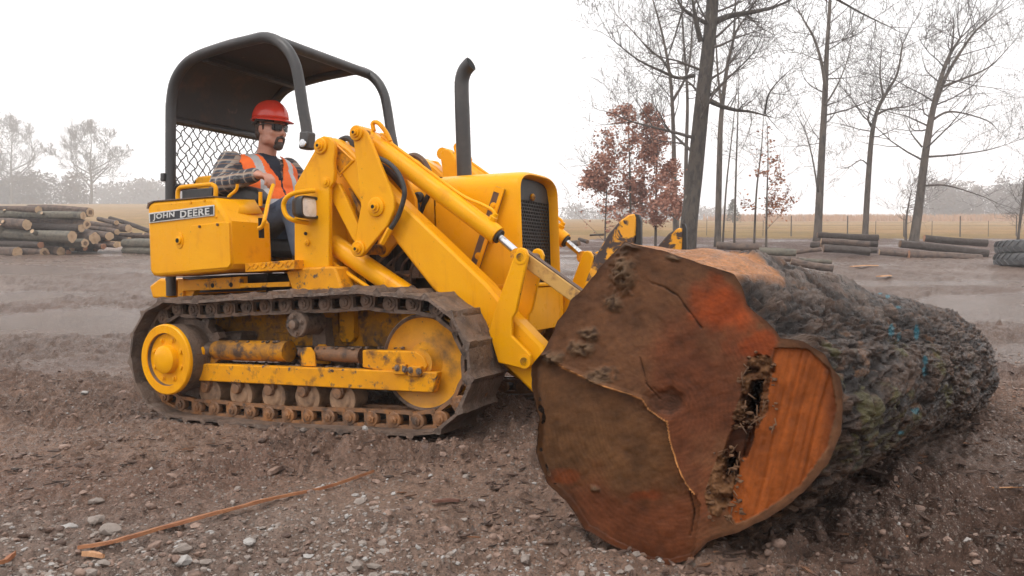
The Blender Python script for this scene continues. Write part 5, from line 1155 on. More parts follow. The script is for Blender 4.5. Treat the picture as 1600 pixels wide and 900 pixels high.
LEFT = [  # end pixel, radius px, far end pixel, dz of ends, bark, end, heart, label
 ((27, 394.5), 8.2, (-60, 391), .3, 'logbark', 'endwood', 0, 'brown log in the bottom row, lowest round end nearest the frame edge'),
 ((70, 395), 8.0, (-20, 391), 1.0, 'logbark', 'endwood', 1, 'brown bottom log with dark hollow heart in its pale end'),
 ((95.5, 393), 7.0, (20, 388), 1.4, 'logbark', 'endwood', 0, 'bottom-row log with an oval tan end, just past the hollow one'),
 ((107, 394.5), 4.2, (60, 392), 1.8, 'darkbark', 'endred', 0, 'thinnest log on the ground beside the small pale end'),
 ((113, 388), 4.8, (50, 384), 1.9, 'darkbark', 'endwood', 0, 'small log end above the thinnest ground log'),
 ((113, 370), 9.2, (-60, 357), .5, 'greenbark', 'endwood', 0, 'long thick lichened log with two sawn branch stubs, sloping down the stack'),
 ((133, 380), 7.0, (40, 374), 1.3, 'greenbark', 'endwood', 1, 'greenish log with a bright white end under the thick lichened one'),
 ((64, 383), 5.6, (-40, 381), .9, 'darkbark', 'endred', 0, 'log with a small reddish end just above the bottom row'),
 ((42, 351), 8.0, (-50, 349), 1.2, 'logbark', 'endwood', 0, 'stout brown log with a rough torn grey end in mid stack'),
 ((127, 357), 6.2, (30, 354), 1.7, 'darkbark', 'endwood', 0, 'dark log in mid stack below the log with rotten heart'),
 ((136, 350.5), 7.0, (20, 345), 2.1, 'logbark', 'endwood', 1, 'brown log with a dark rotten heart, end nearest the dip in the stack'),
 ((130, 337), 6.2, (-60, 334), 1.9, 'greenbark', 'endwood', 0, 'pale green barked log along the top row with one branch stub'),
 ((141, 332), 7.0, (45, 327), 2.5, 'logbark', 'endwood', 1, 'topmost brown log with a split dark end against the field'),
 ((60, 328), 6.2, (-50, 325), 2.7, 'logbark', 'endwood', 0, 'topmost log with a plain tan end towards the frame edge'),
 ((148, 372), 9.0, (80, 366), 2.0, 'logbark', 'endwood', 0, 'big round log end with clear growth rings in mid pile'),
 ((171, 369), 6.6, (120, 362), 2.4, 'logbark', 'endwood', 0, 'log with an oval slanted cut right of the ringed end'),
 ((182, 382.5), 5.0, (120, 378), 2.2, 'logbark', 'endwood', 0, 'small tan log end low in the loose pile'),
 ((162, 385), 4.6, (100, 382), 2.0, 'logbark', 'endred', 0, 'small dull log end on the ground below the ringed end'),
 ((133, 388), 3.8, (90, 385), 1.7, 'darkbark', 'endred', 0, 'tiny dull log end under the bright white one'),
 ((201, 357), 5.8, (140, 351), 3.2, 'logbark', 'endwood', 0, 'log with a pale round end high on the loose pile'),
 ((183, 362.5), 4.6, (130, 356), 3.0, 'logbark', 'endwood', 0, 'short log tucked under the pale round end of the loose pile'),
 ((182, 348), 3.6, (154, 342), 3.4, 'logbark', 'endwood', 0, 'thin crooked limb with pale torn tip on top of the loose pile'),
 ((236, 362), 3.6, (172, 341), 4.0, 'darkbark', 'endwood', 0, 'long thin dark log sloping down behind the loose pile'),
 ((250, 368), 5.0, (182, 368), 3.0, 'logbark', 'endwood', 0, 'level brown log reaching behind the loader tank'),
 ((88, 384), 5.0, (0, 381), 2.6, 'darkbark', 'enddark', 0, 'dark log end between the two lowest rows'),  # this and the next two: dark bark and dark cut ends
 ((40, 375), 6.0, (-60, 372), 2.6, 'darkbark', 'enddark', 0, 'dark log behind the thick lichened one near the frame edge'),
 ((100, 362), 6.0, (0, 360), 3.4, 'darkbark', 'enddark', 0, 'dark log deep in the stack behind the thick lichened one'),
 ((100, 344), 5.6, (0, 342), 3.6, 'logbark', 'endred', 0, 'log filling the row under the pale green top one'),
 ((150, 388), 5.4, (60, 386), 3.4, 'darkbark', 'enddark', 0, 'dark log on the ground behind the tiny dull end'),
 ((168, 377), 5.0, (100, 374), 3.6, 'darkbark', 'endred', 0, 'dark log half hidden under the oval slanted cut'),
 ((202, 375), 4.4, (140, 371), 3.4, 'logbark', 'endwood', 0, 'slim log at the right foot of the loose pile'),
 ((255, 381), 7.4, (195, 380), .6, 'greenbark', 'endwood', 0, 'upper grey-green log lying beside the loader tank'),
 ((255, 393), 6.6, (195, 392), .6, 'greenbark', 'endwood', 0, 'lower grey-green log lying beside the loader tank'),
]
for i, (e, r, f, dz, bk, en, ht, lab) in enumerate(LEFT):
    Z = ZL + dz * .5; felled_log(wpt(*e, Z), wpt(*f, Z + 1.2), r / FPX * Z, M[bk], M[en], 'felled_log', lab, group=G_L, seed=i + 3, stub=(i in (0, 5, 8, 11, 14, 23)), heart=ht, taper=.97)
G_R = 'logs lying along the tree line'
RIGHT = [
 ((1372, 371.5), 5.0, (1277, 367), 26.4, 'darkbark', 'enddark', 'dark mossy top log of the small stack under the bare trees'),
 ((1358, 382), 5.2, (1283, 376.5), 25.6, 'logbark', 'endwood', 'light brown middle log of the small stack under the bare trees'),
 ((1359, 394), 6.2, (1287, 389), 25.2, 'darkbark', 'enddark', 'black bottom log of the small stack under the bare trees'),
 ((1371, 381), 5.2, (1300, 379), 26.8, 'darkbark', 'enddark', 'dark log end poking out behind the light brown one'),
 ((1371, 392), 4.6, (1330, 390), 26.2, 'darkbark', 'enddark', 'short dark log end beside the black bottom log'),
 ((1283, 384), 4.6, (1268, 383), 26.6, 'darkbark', 'enddark', 'stubby dark log at the near corner of the small stack'),
 ((1542, 380), 5.6, (1444, 372), 26.6, 'darkbark', 'endred', 'upper dark log on the long stack next to the tyres'),
 ((1543, 396), 6.4, (1406, 381), 25.8, 'darkbark', 'enddark', 'long charcoal log sloping across the long stack by the tyres'),
 ((1533, 405.5), 7.2, (1420, 398), 25.0, 'logbark', 'endred', 'brown bottom log of the long stack with an upright cut end'),
 ((1440, 399), 5.0, (1374, 394), 25.4, 'logbark', 'endwood', 'brown log jutting from the long stack towards the small one'),
 ((1547, 406), 5.0, (1500, 402), 25.8, 'darkbark', 'enddark', 'dark log end by the foot of the tyre stack'),
 ((1190, 386), 6.4, (1120, 383), 22.0, 'logbark', 'endwood', 'log with a pale end just above the huge bark slope'),
 ((1244, 396), 6.2, (1186, 393), 21.6, 'greenbark', 'endwood', 'greenish log with an upright pale end on open ground'),
 ((1284, 389.5), 3.4, (1244, 394), 22.4, 'logbark', 'endwood', 'thin tapering log beyond the greenish one'),
 ((1248, 405.5), 4.2, (1190, 402), 20.2, 'logbark', 'endwood', 'reddish log with a pale end low behind the huge log'),
 ((1300, 409), 3.4, (1240, 405), 20.0, 'greenbark', 'endwood', 'thin grey log with a pale torn tip behind the huge log'),
 ((1302, 420), 5.6, (1236, 408), 18.6, 'logbark', 'endwood', 'log with a round tan end nearest the huge log'),
]
for i, (e, r, f, Z, bk, en, lab) in enumerate(RIGHT):
    felled_log(wpt(*e, Z), wpt(*f, Z + .3), r / FPX * Z, M[bk], M[en], 'felled_log', lab, group=G_R, seed=i + 60, taper=.95)
CEN = [((918, 378), 3.2, (905, 374), 20, 'darkbark', 'short dark log far behind the far linkage'), ((944, 366.5), 1.6, (922, 367.5), 22, 'darkbark', 'thin dark pole lying in the stubble beyond the fork'), ((905, 380), 4.5, (880, 381), 19, 'logbark', 'brown log seen between grille and fork')]
for i, (e, r, f, Z, bk, lab) in enumerate(CEN): felled_log(wpt(*e, Z), wpt(*f, Z + .3), r / FPX * Z, M[bk], M['enddark'], 'felled_log', lab, group='logs beyond the fork', seed=i + 90)
# ---- two big tyres lying on each other
def tyre(c, lab, tilt=0.0):
    root = empty('tractor_tyre', c); tag(root, lab, 'tyre', 'tyres by the long log stack'); R, W = .80, .36
    prof = [(-W * .42, .42), (-W * .5, .50), (-W * .5, .66), (-W * .42, .745), (-W * .2, .765), (W * .2, .765), (W * .42, .745), (W * .5, .66), (W * .5, .50), (W * .42, .42), (0, .41)]
    MB().lathe((0, 0, W / 2), (0, 0, 1), prof, 40).build('carcass', M['tyre'], root)
    for k in range(26):
        for s in (-1, 1):
            a = 2 * math.pi * (k + (.5 if s > 0 else 0)) / 26; m = MB()
            V = []
            for j in range(4):
                t = j / 3; aa = a + .17 * t; z = W / 2 + s * W * (.03 + .45 * t); r0 = .755 - .05 * t * t
                for da, dr in ((-.035, 0), (-.025, .055), (.025, .055), (.035, 0)): V.append(((r0 + dr) * math.cos(aa + da), (r0 + dr) * math.sin(aa + da), z))
            m.add(V, [tuple(q) for q in grid_quads(4, 4)] + [(0, 1, 2, 3), (15, 14, 13, 12)]).build('tread_lug', M['tyre'], root)
    return root
_Zt = ground_Z(1600, 416); _pt = rest(1603, _Zt); tyre(_pt, 'lower tractor tyre of the pair at the frame edge, half clogged with mud'); tyre(_pt + Vector((.03, 0, .365)), 'upper tractor tyre with crisp chevron lugs at the frame edge')
# ---- trees
RMIN = .0028
def grow(tw, p, d, L, r, lev, rng, droop=0.0, up=.25, kids=(5, 4, 3), curl=.35):
    n = 4 if lev <= 1 else 3; pts = [p]; q = p.copy(); dd = d.normalized()
    for i in range(n):
        dd = (dd + Vector((rng.gauss(0, curl), rng.gauss(0, curl), rng.gauss(0, curl * .8) + up * .5 - droop * .5)) * .45).normalized(); q = q + dd * (L / n); pts.append(q.copy())
    tw.tube(pts, [max(RMIN, r * .85 * (1 - .8 * i / n)) for i in range(n + 1)], 5 if lev <= 1 else 3, cap=False)
    if lev >= len(kids): return
    for k in range(kids[lev]):
        t = rng.uniform(.25, 1.0) if k else .97; i = min(n - 1, int(t * n)); f = t * n - i; s = pts[i].lerp(pts[i + 1], f)
        ax = (pts[i + 1] - pts[i]).normalized(); o = ax.orthogonal().normalized(); o.rotate(Matrix.Rotation(rng.uniform(0, 6.28), 3, ax)); nd = (ax * rng.uniform(.5, 1.0) + o * rng.uniform(.6, 1.0) + Vector((0, 0, up * .6))).normalized()
        grow(tw, s, nd, L * rng.uniform(.42, .66), max(.004, r * (1 - .7 * t) * .62), lev + 1, rng, droop, up, kids, curl)
def along(pts, t):
    n = len(pts) - 1; i = min(n - 1, int(t * n)); return pts[i].lerp(pts[i + 1], t * n - i), (pts[i + 1] - pts[i]).normalized()
def bare_tree(label, path, Z, wpx, seed, forks=(), nb=16, start=.3, blen=3.0, kids=(5, 4, 3), group='bare trees along the fence', bark='bark', up=.25, wtop=.22, name='bare_tree', sink=True):
    global RMIN
    RMIN = .0044 * max(1, Z / 34); rng = random.Random(seed); root_z = rest(path[0][0], Z); P = [wpt(x, y, Z + rng.uniform(-.25, .25) * (i > 0)) for i, (x, y) in enumerate(path)]
    if sink: P[0] = root_z - Vector((0, 0, .15))
    root = empty(name, P[0]); tag(root, label, 'tree', group); off = -P[0]
    P = [p + off for p in P]; S = spline([tuple(p) for p in P], 6); n = len(S); r0 = wpx * .74 / FPX * Z / 2
    b = MB(); b.tube(S, [r0 * (1.25 if i == 0 else 1.08 if i == 1 else 1) * (1 - (1 - wtop) * (i / (n - 1))) for i in range(n)], 12, cap=True); tr = [S]
    tw = MB()
    for k in range(3): grow(tw, S[-1], (S[-1] - S[-3]).normalized() + Vector((rng.gauss(0, .35), rng.gauss(0, .3), .3)), blen * .6, r0 * wtop * .75, 0, rng, 0, up, kids)
    for (fp, fw) in forks:
        F = [wpt(x, y, Z + rng.uniform(-.8, .8) * (i / len(fp))) + off for i, (x, y) in enumerate(fp)]; FS = spline([tuple(p) for p in F], 4); rr = fw * .8 / FPX * Z / 2
        b.tube(FS, [rr * (1 - .82 * i / (len(FS) - 1)) for i in range(len(FS))], 8); tr.append(FS)
        for k in range(2): grow(tw, FS[-1], (FS[-1] - FS[-3]).normalized() + Vector((rng.gauss(0, .3), rng.gauss(0, .3), .1)), blen * .45, rr * .2, 0, rng, 0, up, kids)
        for k in range(9):
            t = rng.uniform(.25, 1.0); s, ax = along(FS, t); o = ax.orthogonal().normalized(); o.rotate(Matrix.Rotation(rng.uniform(0, 6.28), 3, ax)); grow(tw, s, ax * .6 + o + Vector((0, 0, up)), blen * .55 * rng.uniform(.5, 1.1), rr * .35 * (1.1 - .6 * t), 1, rng, 0, up, kids)
    for k in range(nb):
        t = start + (1 - start) * (k + rng.random()) / nb; s, ax = along(S, min(t, .995)); a = rng.uniform(0, 6.28); o = Vector((math.cos(a), math.sin(a) * .8, 0))
        grow(tw, s, o + Vector((0, 0, rng.uniform(.0, .9))), blen * rng.uniform(.5, 1.15) * (1.15 - .45 * t), r0 * .26 * (1.2 - .7 * t), 0, rng, 0, up, kids)
    b.build('trunk', M[bark], root, angle=180); tw.build('crown', M['twig'], root, angle=180); return root
oak = bare_tree('thick lichen-spotted oak trunk rising behind the log fork', [(1073, 402), (1077, 345), (1086, 270), (1096, 170), (1105, 90), (1112, 20), (1118, -70), (1125, -180)], 24, 38, 11, forks=[
    ([(1110, 158), (1128, 166), (1150, 172), (1175, 175), (1205, 183)], 11), ([(1118, 34), (1140, 25), (1180, 18), (1215, 9), (1250, -8)], 14), ([(1103, 36), (1085, 26), (1068, 14), (1056, -6), (1040, -40)], 9),
    ([(1085, 118), (1060, 122), (1035, 112), (1005, 98), (985, 85), (955, 60)], 8), ([(1195, 178), (1200, 150), (1215, 128), (1240, 105)], 5), ([(1068, 10), (1058, 45), (1045, 85), (1030, 120), (1013, 138)], 4), ([(1095, 65), (1088, 35), (1083, 5), (1075, -40)], 12), ([(1108, 150), (1140, 120), (1175, 85), (1195, 50)], 5), ([(1125, -60), (1200, -50), (1290, -10), (1345, 20), (1390, 42)], 9)], nb=16, start=.30, blen=2.6, bark='oakbark', wtop=.55, kids=(5, 4, 3), name='oak_tree', group=None)
bare_tree('slim grey tree just left of the oak, behind the russet leaves', [(1056, 385), (1054, 300), (1052, 200), (1047, 120), (1034, 50), (1020, 0)], 33, 12, 12, forks=[([(1051, 140), (1040, 100), (1012, 75), (990, 50), (965, 25)], 5), ([(1050, 160), (1075, 110), (1082, 40), (1088, -20)], 6)], nb=15, start=.4, blen=3.4)
bare_tree('straight slim trunk half hidden by the oak', [(1071, 385), (1072, 250), (1074, 150), (1068, 60), (1063, -30)], 34, 10, 13, nb=13, start=.45, blen=3.0)
bare_tree('slim pale trunk standing close right of the oak', [(1121, 372), (1124, 260), (1127, 180), (1137, 100), (1146, 60), (1150, -20)], 31, 14, 14, forks=[([(1128, 170), (1122, 120), (1118, 60), (1110, 0)], 6), ([(1138, 95), (1150, 50), (1170, 20), (1190, -20)], 6)], nb=15, start=.42, blen=2.8)
bare_tree('thin dark sapling right of the slim pale trunk', [(1129, 366), (1135, 290), (1145, 200), (1152, 120)], 33, 4.5, 15, nb=10, start=.35, blen=1.6, kids=(4, 3))
bare_tree('thin straight sapling in front of the little cedar', [(1147, 368), (1150, 270), (1153, 180), (1155, 120)], 32, 5, 16, nb=12, start=.3, blen=1.8, kids=(4, 3))
bare_tree('tall straight bare tree behind the small log stack', [(1277, 372), (1283, 260), (1289, 150), (1292, 80), (1297, 0), (1299, -70)], 36, 17, 17, forks=[([(1290, 140), (1284, 100), (1272, 60), (1255, 30), (1245, 10)], 8), ([(1289, 165), (1310, 130), (1325, 90), (1333, 50)], 4), ([(1278, 300), (1270, 250), (1258, 205), (1240, 170)], 4)], nb=20, start=.25, blen=3.6)
bare_tree('forked bare tree with a crooked upper limb, middle of the right group', [(1351, 372), (1356, 290), (1362, 215), (1370, 175), (1385, 145), (1402, 115), (1410, 70)], 36, 13, 18, forks=[([(1363, 200), (1356, 185), (1362, 165)], 5), ([(1368, 180), (1390, 170), (1420, 166), (1452, 152)], 5), ([(1380, 150), (1375, 115), (1378, 70)], 5), ([(1358, 260), (1345, 250), (1325, 262), (1310, 262)], 3)], nb=17, start=.3, blen=3.2)
bare_tree('leaning bare tree with long sweeping limbs near the long log stack', [(1427, 382), (1436, 320), (1446, 240), (1456, 180), (1468, 130), (1482, 90), (1500, 60)], 35, 20, 19, forks=[([(1458, 172), (1478, 120), (1505, 75), (1528, 45), (1560, 20)], 9), ([(1462, 140), (1500, 125), (1545, 105), (1580, 70)], 6), ([(1458, 187), (1480, 175), (1510, 178), (1545, 190), (1560, 205)], 5), ([(1450, 245), (1490, 242), (1540, 235), (1575, 225)], 4.5), ([(1446, 290), (1480, 290), (1530, 305), (1560, 318)], 4), ([(1441, 230), (1425, 210), (1415, 190)], 4), ([(1474, 110), (1488, 70), (1490, 30)], 6)], nb=18, start=.28, blen=3.6)
bare_tree('small bare shrub-like tree left of the leaning tree', [(1415, 376), (1416, 345), (1420, 318), (1424, 300)], 35, 6, 20, nb=14, start=.25, blen=1.7, kids=(4, 4))
bare_tree('slender twin-stemmed tree at the frame edge above the tyres', [(1590, 378), (1594, 340), (1600, 290), (1604, 220), (1610, 150)], 33, 5.5, 21, forks=[([(1590, 375), (1597, 330), (1606, 270), (1612, 200)], 5)], nb=14, start=.2, blen=1.9, kids=(4, 3))
bare_tree('slim pole tree left of the copper-leaved sapling', [(1178, 370), (1182, 300), (1190, 230), (1193, 180)], 32, 5, 22, nb=9, start=.35, blen=1.5, kids=(4, 3))
# saplings that keep their dead leaves
def leafy(label, path, Z, wpx, seed, spread, nleaf, leafmat, lo, hi, wid, lsize=.115, group='saplings holding dead leaves'):
    rng = random.Random(seed); r = bare_tree(label, path, Z, wpx, seed, nb=16, start=.15, blen=spread, kids=(5, 3), group=group, up=.22, name='oak_sapling')
    crown = [c for c in r.children if c.name.startswith('crown')][0]; co = [v.co.copy() for v in crown.data.vertices]; b = MB(); o = r.location; V, Fc = [], []
    for i in range(nleaf):
        p = rng.choice(co) + Vector((rng.gauss(0, .10), rng.gauss(0, .10), rng.gauss(0, .08)))
        if not (lo < p.z < hi): continue
        if math.hypot(p.x, p.y * .8) > wid * (1.2 - .95 * ((p.z - lo) / (hi - lo)) ** 1.1) * (.75 + .5 * rng.random()) * (1 + .35 * mnoise.noise(p * .9)): continue
        if mnoise.noise(p * 1.6 + Vector((seed, 0, 0))) < -.22: continue
        a = Vector((rng.gauss(0, 1), rng.gauss(0, 1), rng.gauss(0, .6))).normalized(); c = a.orthogonal().normalized(); c.rotate(Matrix.Rotation(rng.uniform(0, 6.28), 3, a)); s = lsize * rng.uniform(.6, 1.35); k = len(V)
        V += [p, p + a * s * .5 + c * s * .34, p + a * s + c.cross(a) * s * .12, p + a * s * .45 - c * s * .34]; Fc.append((k, k + 1, k + 2, k + 3))
    MB().add(V, Fc).build('leaves', leafmat, r, angle=180); return r
leafy('tall russet-leaved sapling left of the oak', [(985, 392), (985, 330), (984, 260), (982, 200), (981, 170)], 27, 6, 31, 2.1, 21000, M['russet'], .5, 5.3, 2.1)
leafy('russet-leaved sapling crowding the oak trunk', [(1024, 392), (1025, 330), (1026, 260), (1028, 215), (1029, 185)], 27.5, 6, 32, 1.8, 17000, M['russet'], .6, 5.0, 1.5)
leafy('low russet-leaved sapling at the field edge, nearest the exhaust side', [(945, 388), (946, 345), (948, 300), (950, 265)], 27.2, 4.5, 33, 1.6, 11000, M['russet'], .25, 3.4, 1.4)
leafy('sparse copper-leaved sapling between the bare trunks', [(1197, 372), (1198, 320), (1200, 250), (1199, 195)], 31, 5, 34, 1.6, 5000, M['russet2'], .9, 5.0, 1.0)
# ---- fence
def fence():
    Z = 41.0; root = empty('wire_fence', rest(1236, Z)); tag(root, 'wire fence with thin wooden posts along the field', 'fence'); off = -root.location; tops = []
    for px in range(1060, 1700, 44):
        p = rest(px, Z) + off; h = 1.1 if (px - 1060) % 88 == 0 else .85; t = .036 if h > 1. else .018
        MB().tube([p - Vector((0, 0, .1)), p + Vector((.02, 0, h))], [t, t * .85], 7).build('post', M['fencewood'], root); tops.append(p)
    for h in (.2, .4, .6, .78): MB().tube([q + Vector((0, -.03, h)) for q in tops], .004, 3).build('wire', M['wire'], root)
fence()
# ---- little cedar, far single trees, far woods, tall grass
def scatter_tris(b, pts, s, rng, el=1.0):
    V, Fc = [], []
    for p in pts:
        a = Vector((rng.gauss(0, 1), rng.gauss(0, 1), rng.gauss(0, 1) * el)).normalized(); c = a.orthogonal(); k = len(V); q = s * rng.uniform(.5, 1.4); V += [p, p + a * q, p + a * q * .5 + c * q * .35]; Fc.append((k, k + 1, k + 2))
    b.add(V, Fc)
def cedar(px, Z, h, w, lab, seed, group=None):
    rng = random.Random(seed); base = rest(px, Z); root = empty('cedar_tree', base); tag(root, lab, 'tree', group); MB().tube([(0, 0, -.1), (0, 0, h * .9)], [h * .03, .01], 6).build('trunk', M['twig'], root); pts = []
    for i in range(900):
        t = rng.random() ** .8; a = rng.uniform(0, 6.28); r = w * (1 - t) ** .75 * (.55 + .45 * rng.random()) * (1 + .2 * math.sin(a * 3 + t * 9)); pts.append(Vector((r * math.cos(a), r * math.sin(a), h * (.06 + .94 * t))))
    b = MB(); scatter_tris(b, pts, h * .09, rng, 1.4); b.build('crown', M['evergreen'], root, angle=180)
cedar(1145, 110, 3.2, 1.2, 'small dark cedar on the field beyond the fence', 5)
def far_tree(px, Z, ytop, wpx, seed, lab, tr_px, kids=(6, 5, 4)):
    base = rest(px, Z); y0 = CY - (base.z - CAMH) / Z * FPX; hp = y0 - ytop; bl = hp / FPX * Z
    fk = [([(px, y0 - hp * (.22 + .05 * k)), (px + s * hp * (.16 + .03 * k), y0 - hp * (.42 + .05 * k)), (px + s * hp * e, y0 - hp * t)], tr_px * .42) for k, (s, e, t) in enumerate(((-1, .36, .60), (1, .38, .62), (-1, .28, .82), (1, .26, .85), (-1, .12, .95), (1, .10, .97)))]
    return bare_tree(lab, [(px, y0), (px + 1, y0 - hp * .3), (px - 1, y0 - hp * .55), (px + 1, ytop + hp * .14)], Z, tr_px, seed, forks=fk, nb=16, start=.28, blen=bl * .34, kids=kids, group='lone trees in the mist', up=.35)
far_tree(142, 200, 208, 40, 41, 'round-headed bare tree alone in the mist beyond the log stack', 7)
far_tree(18, 215, 204, 40, 42, 'misty bare tree towering over the dark far woods at the frame edge', 7)
def far_woods(name, spans, seed, lab, m='farwood'):
    rng = random.Random(seed); b = MB()
    for (x0, x1, Z0, Z1, hmin, hmax, n, dens) in spans:
        for i in range(n):
            px = rng.uniform(x0, x1); Z = rng.uniform(Z0, Z1); p = rest(px, Z); h = rng.uniform(hmin, hmax); w = h * rng.uniform(.32, .5); b.tube([p, p + Vector((0, 0, h * .8))], [h * .014, .02], 3, cap=False); pts = []
            for k in range(dens):
                t = rng.random(); a = rng.uniform(0, 6.28); r = w * math.sin(math.pi * min(1, .2 + t * .72)) ** .6 * math.sqrt(rng.random()); pts.append(p + Vector((r * math.cos(a), r * math.sin(a), h * (.12 + .9 * t))))
            scatter_tris(b, pts, h * .085, rng, .9)
    o = b.build(name, M[m], None, angle=180); tag(o, lab, 'woods', kind='stuff')
far_woods('far_woods', [(-260, 132, 212, 245, 8, 11, 80, 520), (150, 330, 310, 345, 16, 20, 34, 330), (860, 1130, 320, 350, 12, 15, 40, 380), (1130, 1470, 320, 350, 9, 11, 40, 340), (1440, 1760, 205, 235, 9, 11.5, 80, 480), (-500, -260, 215, 245, 12, 15, 16, 200), (1760, 2050, 215, 250, 10, 13, 20, 200), (300, 860, 320, 350, 14, 17, 60, 330)], 7, 'grey misty woods along the horizon behind the fields')
def tall_grass():
    rng = random.Random(9); V, Fc = [], []
    for i in range(9000):
        px = rng.uniform(1120, 1750); Z = rng.uniform(150, 202); 
        x = (px - CX) / FPX * Z; z = float(ground_base(np.array([x]), np.array([Z]))[0]) if i % 6 == 0 else None
        if z is None: x, Z, z = px0 + rng.gauss(0, 1.6), Z0 + rng.gauss(0, .8), z0
        else: px0, Z0, z0 = x, Z, z
        h = rng.uniform(.5, 1.7); a = rng.uniform(0, 6.28); w = .22; k = len(V); V += [(x - w * math.cos(a), Z - w * math.sin(a), z - .1), (x + w * math.cos(a), Z + w * math.sin(a), z - .1), (x + rng.gauss(0, .25), Z, z + h)]; Fc.append((k, k + 1, k + 2))
    tag(MB().add(V, Fc).build('tall_grass', M['drygrass'], None, angle=180), 'orange dry tall grass along the brow of the field', 'grass', kind='stuff')
tall_grass()
# ================================================================ SMALL THINGS ON THE GROUND
M['stone'] = mat('grey_limestone', (0.27, 0.225, 0.195), 0.75, layers=[((0.20, 0.165, 0.14), 9.0, 0.45, 0.65), (MUDC, 14.0, 0.55, 0.7)], bump=(40, .006))
M['palestone'] = mat('pale_limestone', (0.34, 0.32, 0.30), 0.75, layers=[((0.28, 0.25, 0.23), 9.0, 0.5, 0.7)], bump=(40, .006))
M['clod'] = mat('mud_clod', (0.27, 0.178, 0.135), 0.6, layers=[((0.09, 0.054, 0.040), 9.0, 0.45, 0.60), ((0.38, 0.28, 0.225), 7.0, .62, .72)], bump=(40, .01))
M['chipwood'] = mat('split_red_wood', (0.34, 0.145, 0.062), 0.65, layers=[((0.24, 0.085, 0.035), 16.0, 0.42, 0.65), ((0.13, 0.075, 0.05), 24, 0.58, 0.7)], bump=(60, .004), vs=(1, 1, 1))
M['redbark'] = mat('red_bark', (0.13, 0.055, 0.036), 0.8, bump=(60, .004))
M['chippale'] = mat('fresh_chip', (0.52, 0.28, 0.14), 0.7, layers=[((0.34, 0.16, 0.08), 20.0, 0.45, 0.65)])
def rocks_mesh(name, K, seed, flat, elong):
    g = np.random.default_rng(seed); bm = bmesh.new(); bmesh.ops.create_icosphere(bm, subdivisions=1, radius=1); B = np.array([v.co[:] for v in bm.verts]); F_ = np.array([[v.index for v in f.verts] for f in bm.faces]); bm.free()
    n = len(K); nv = len(B); P = B[None] * g.uniform(.75, 1.25, (n, nv, 1)); P = P * np.stack([g.uniform(.8, elong * 1.25, n), g.uniform(.7, 1.1, n), flat * g.uniform(.7, 1.3, n)], 1)[:, None]
    t = g.uniform(0, .7, n); ct, st = np.cos(t)[:, None], np.sin(t)[:, None]; y, z = P[..., 1] * ct - P[..., 2] * st, P[..., 1] * st + P[..., 2] * ct; a = g.uniform(0, 6.28, n); ca, sa = np.cos(a)[:, None], np.sin(a)[:, None]
    P = np.stack([P[..., 0] * ca - y * sa, P[..., 0] * sa + y * ca, z], -1) * K[:, None, 3:4] + K[:, None, :3]
    return np_mesh(name, P.reshape(-1, 3), (F_[None] + (np.arange(n) * nv)[:, None, None]).reshape(-1, 3))
def gravel():
    rng = random.Random(21)
    for name, m, n, lab in (('gravel', 'stone', 15000, 'grey crushed stone pressed into the mud in front'), ('pale_gravel', 'palestone', 5000, 'paler chips of crushed stone strewn in the mud in front'), ('mud_clods', 'clod', 19000, 'crumbs and clods of churned mud all over the yard')):
        P = []; K = []
        while len(P) < n:
            u_ = rng.random(); Z = 1.9 * ((6.8 if m != 'clod' else 9) / 1.9) ** (u_ ** (1.6 if m != 'clod' else 1.05)); a = rng.uniform(-.74, .74); P.append((a * Z, Z))
        A = np.array(P); n1 = fbm(A[:, 0] * .7, A[:, 1] * .7, oct=4, seed=51); sm = ground_detail(A[:, 0], A[:, 1])[1]; z = ground_z(A[:, 0], A[:, 1])
        for i in range(n):
            x, y = P[i]
            if m != 'clod':
                keep = .06 + .94 * max(0, min(1, .05 - n1[i] * 1.2 + .75 * (x < -.25 - .3 * (y - 2.2) and y < 3.0) + .2 * (y < 2.5)))
                if x > .5: keep *= .3
            else: keep = (1 - .96 * sm[i]) * (.4 if x > .55 and y < 4.5 else 1)
            if rng.random() > keep: continue
            r = min(.020, rng.lognormvariate(math.log(.0040 if m != 'clod' else .0052), .58)); K.append((x, y, z[i] + r * .15, r))
        me = rocks_mesh(name, np.array(K), 77 + n, .65, 1.25); finish(me, 30 if m != 'clod' else 60); me.materials.append(M[m]); tag(link(bpy.data.objects.new(name, me)), lab, 'gravel' if m != 'clod' else 'mud', kind='stuff')
gravel()
def ground_hit(px, py, lift=0.0):
    Z = np.linspace(1.7, 26, 900); d = ray(px, py); x, z = d.x * Z, CAMH + d.z * Z; k = np.argmax(ground_z(x, Z) + lift > z); return float(Z[k])
def rock(px, py, r, m, lab, seed, flat=.6):
    Z = None; lo, hi = 1.8, 12
    hi = ground_hit(px, py); p = wpt(px, py, hi); rng = random.Random(seed); bm = bmesh.new(); bmesh.ops.create_icosphere(bm, subdivisions=2, radius=1); rot = Matrix.Rotation(rng.uniform(0, 6), 3, 'Z')
    for v in bm.verts:
        n = mnoise.noise(v.co * 1.1 + Vector((seed * 3.1, 0, 0))); q = v.co * (1 + .45 * n); q = rot @ Vector((q.x * 1.35, q.y, q.z * flat)); v.co = q * r
    me = bpy.data.meshes.new('stone'); bm.to_mesh(me); bm.free(); finish(me, 24); me.materials.append(M[m]); o = link(bpy.data.objects.new('stone', me)); o.location = (p.x, p.y, gz(p.x, p.y) + r * flat * .35); tag(o, lab, 'stone', 'larger stones in the foreground')
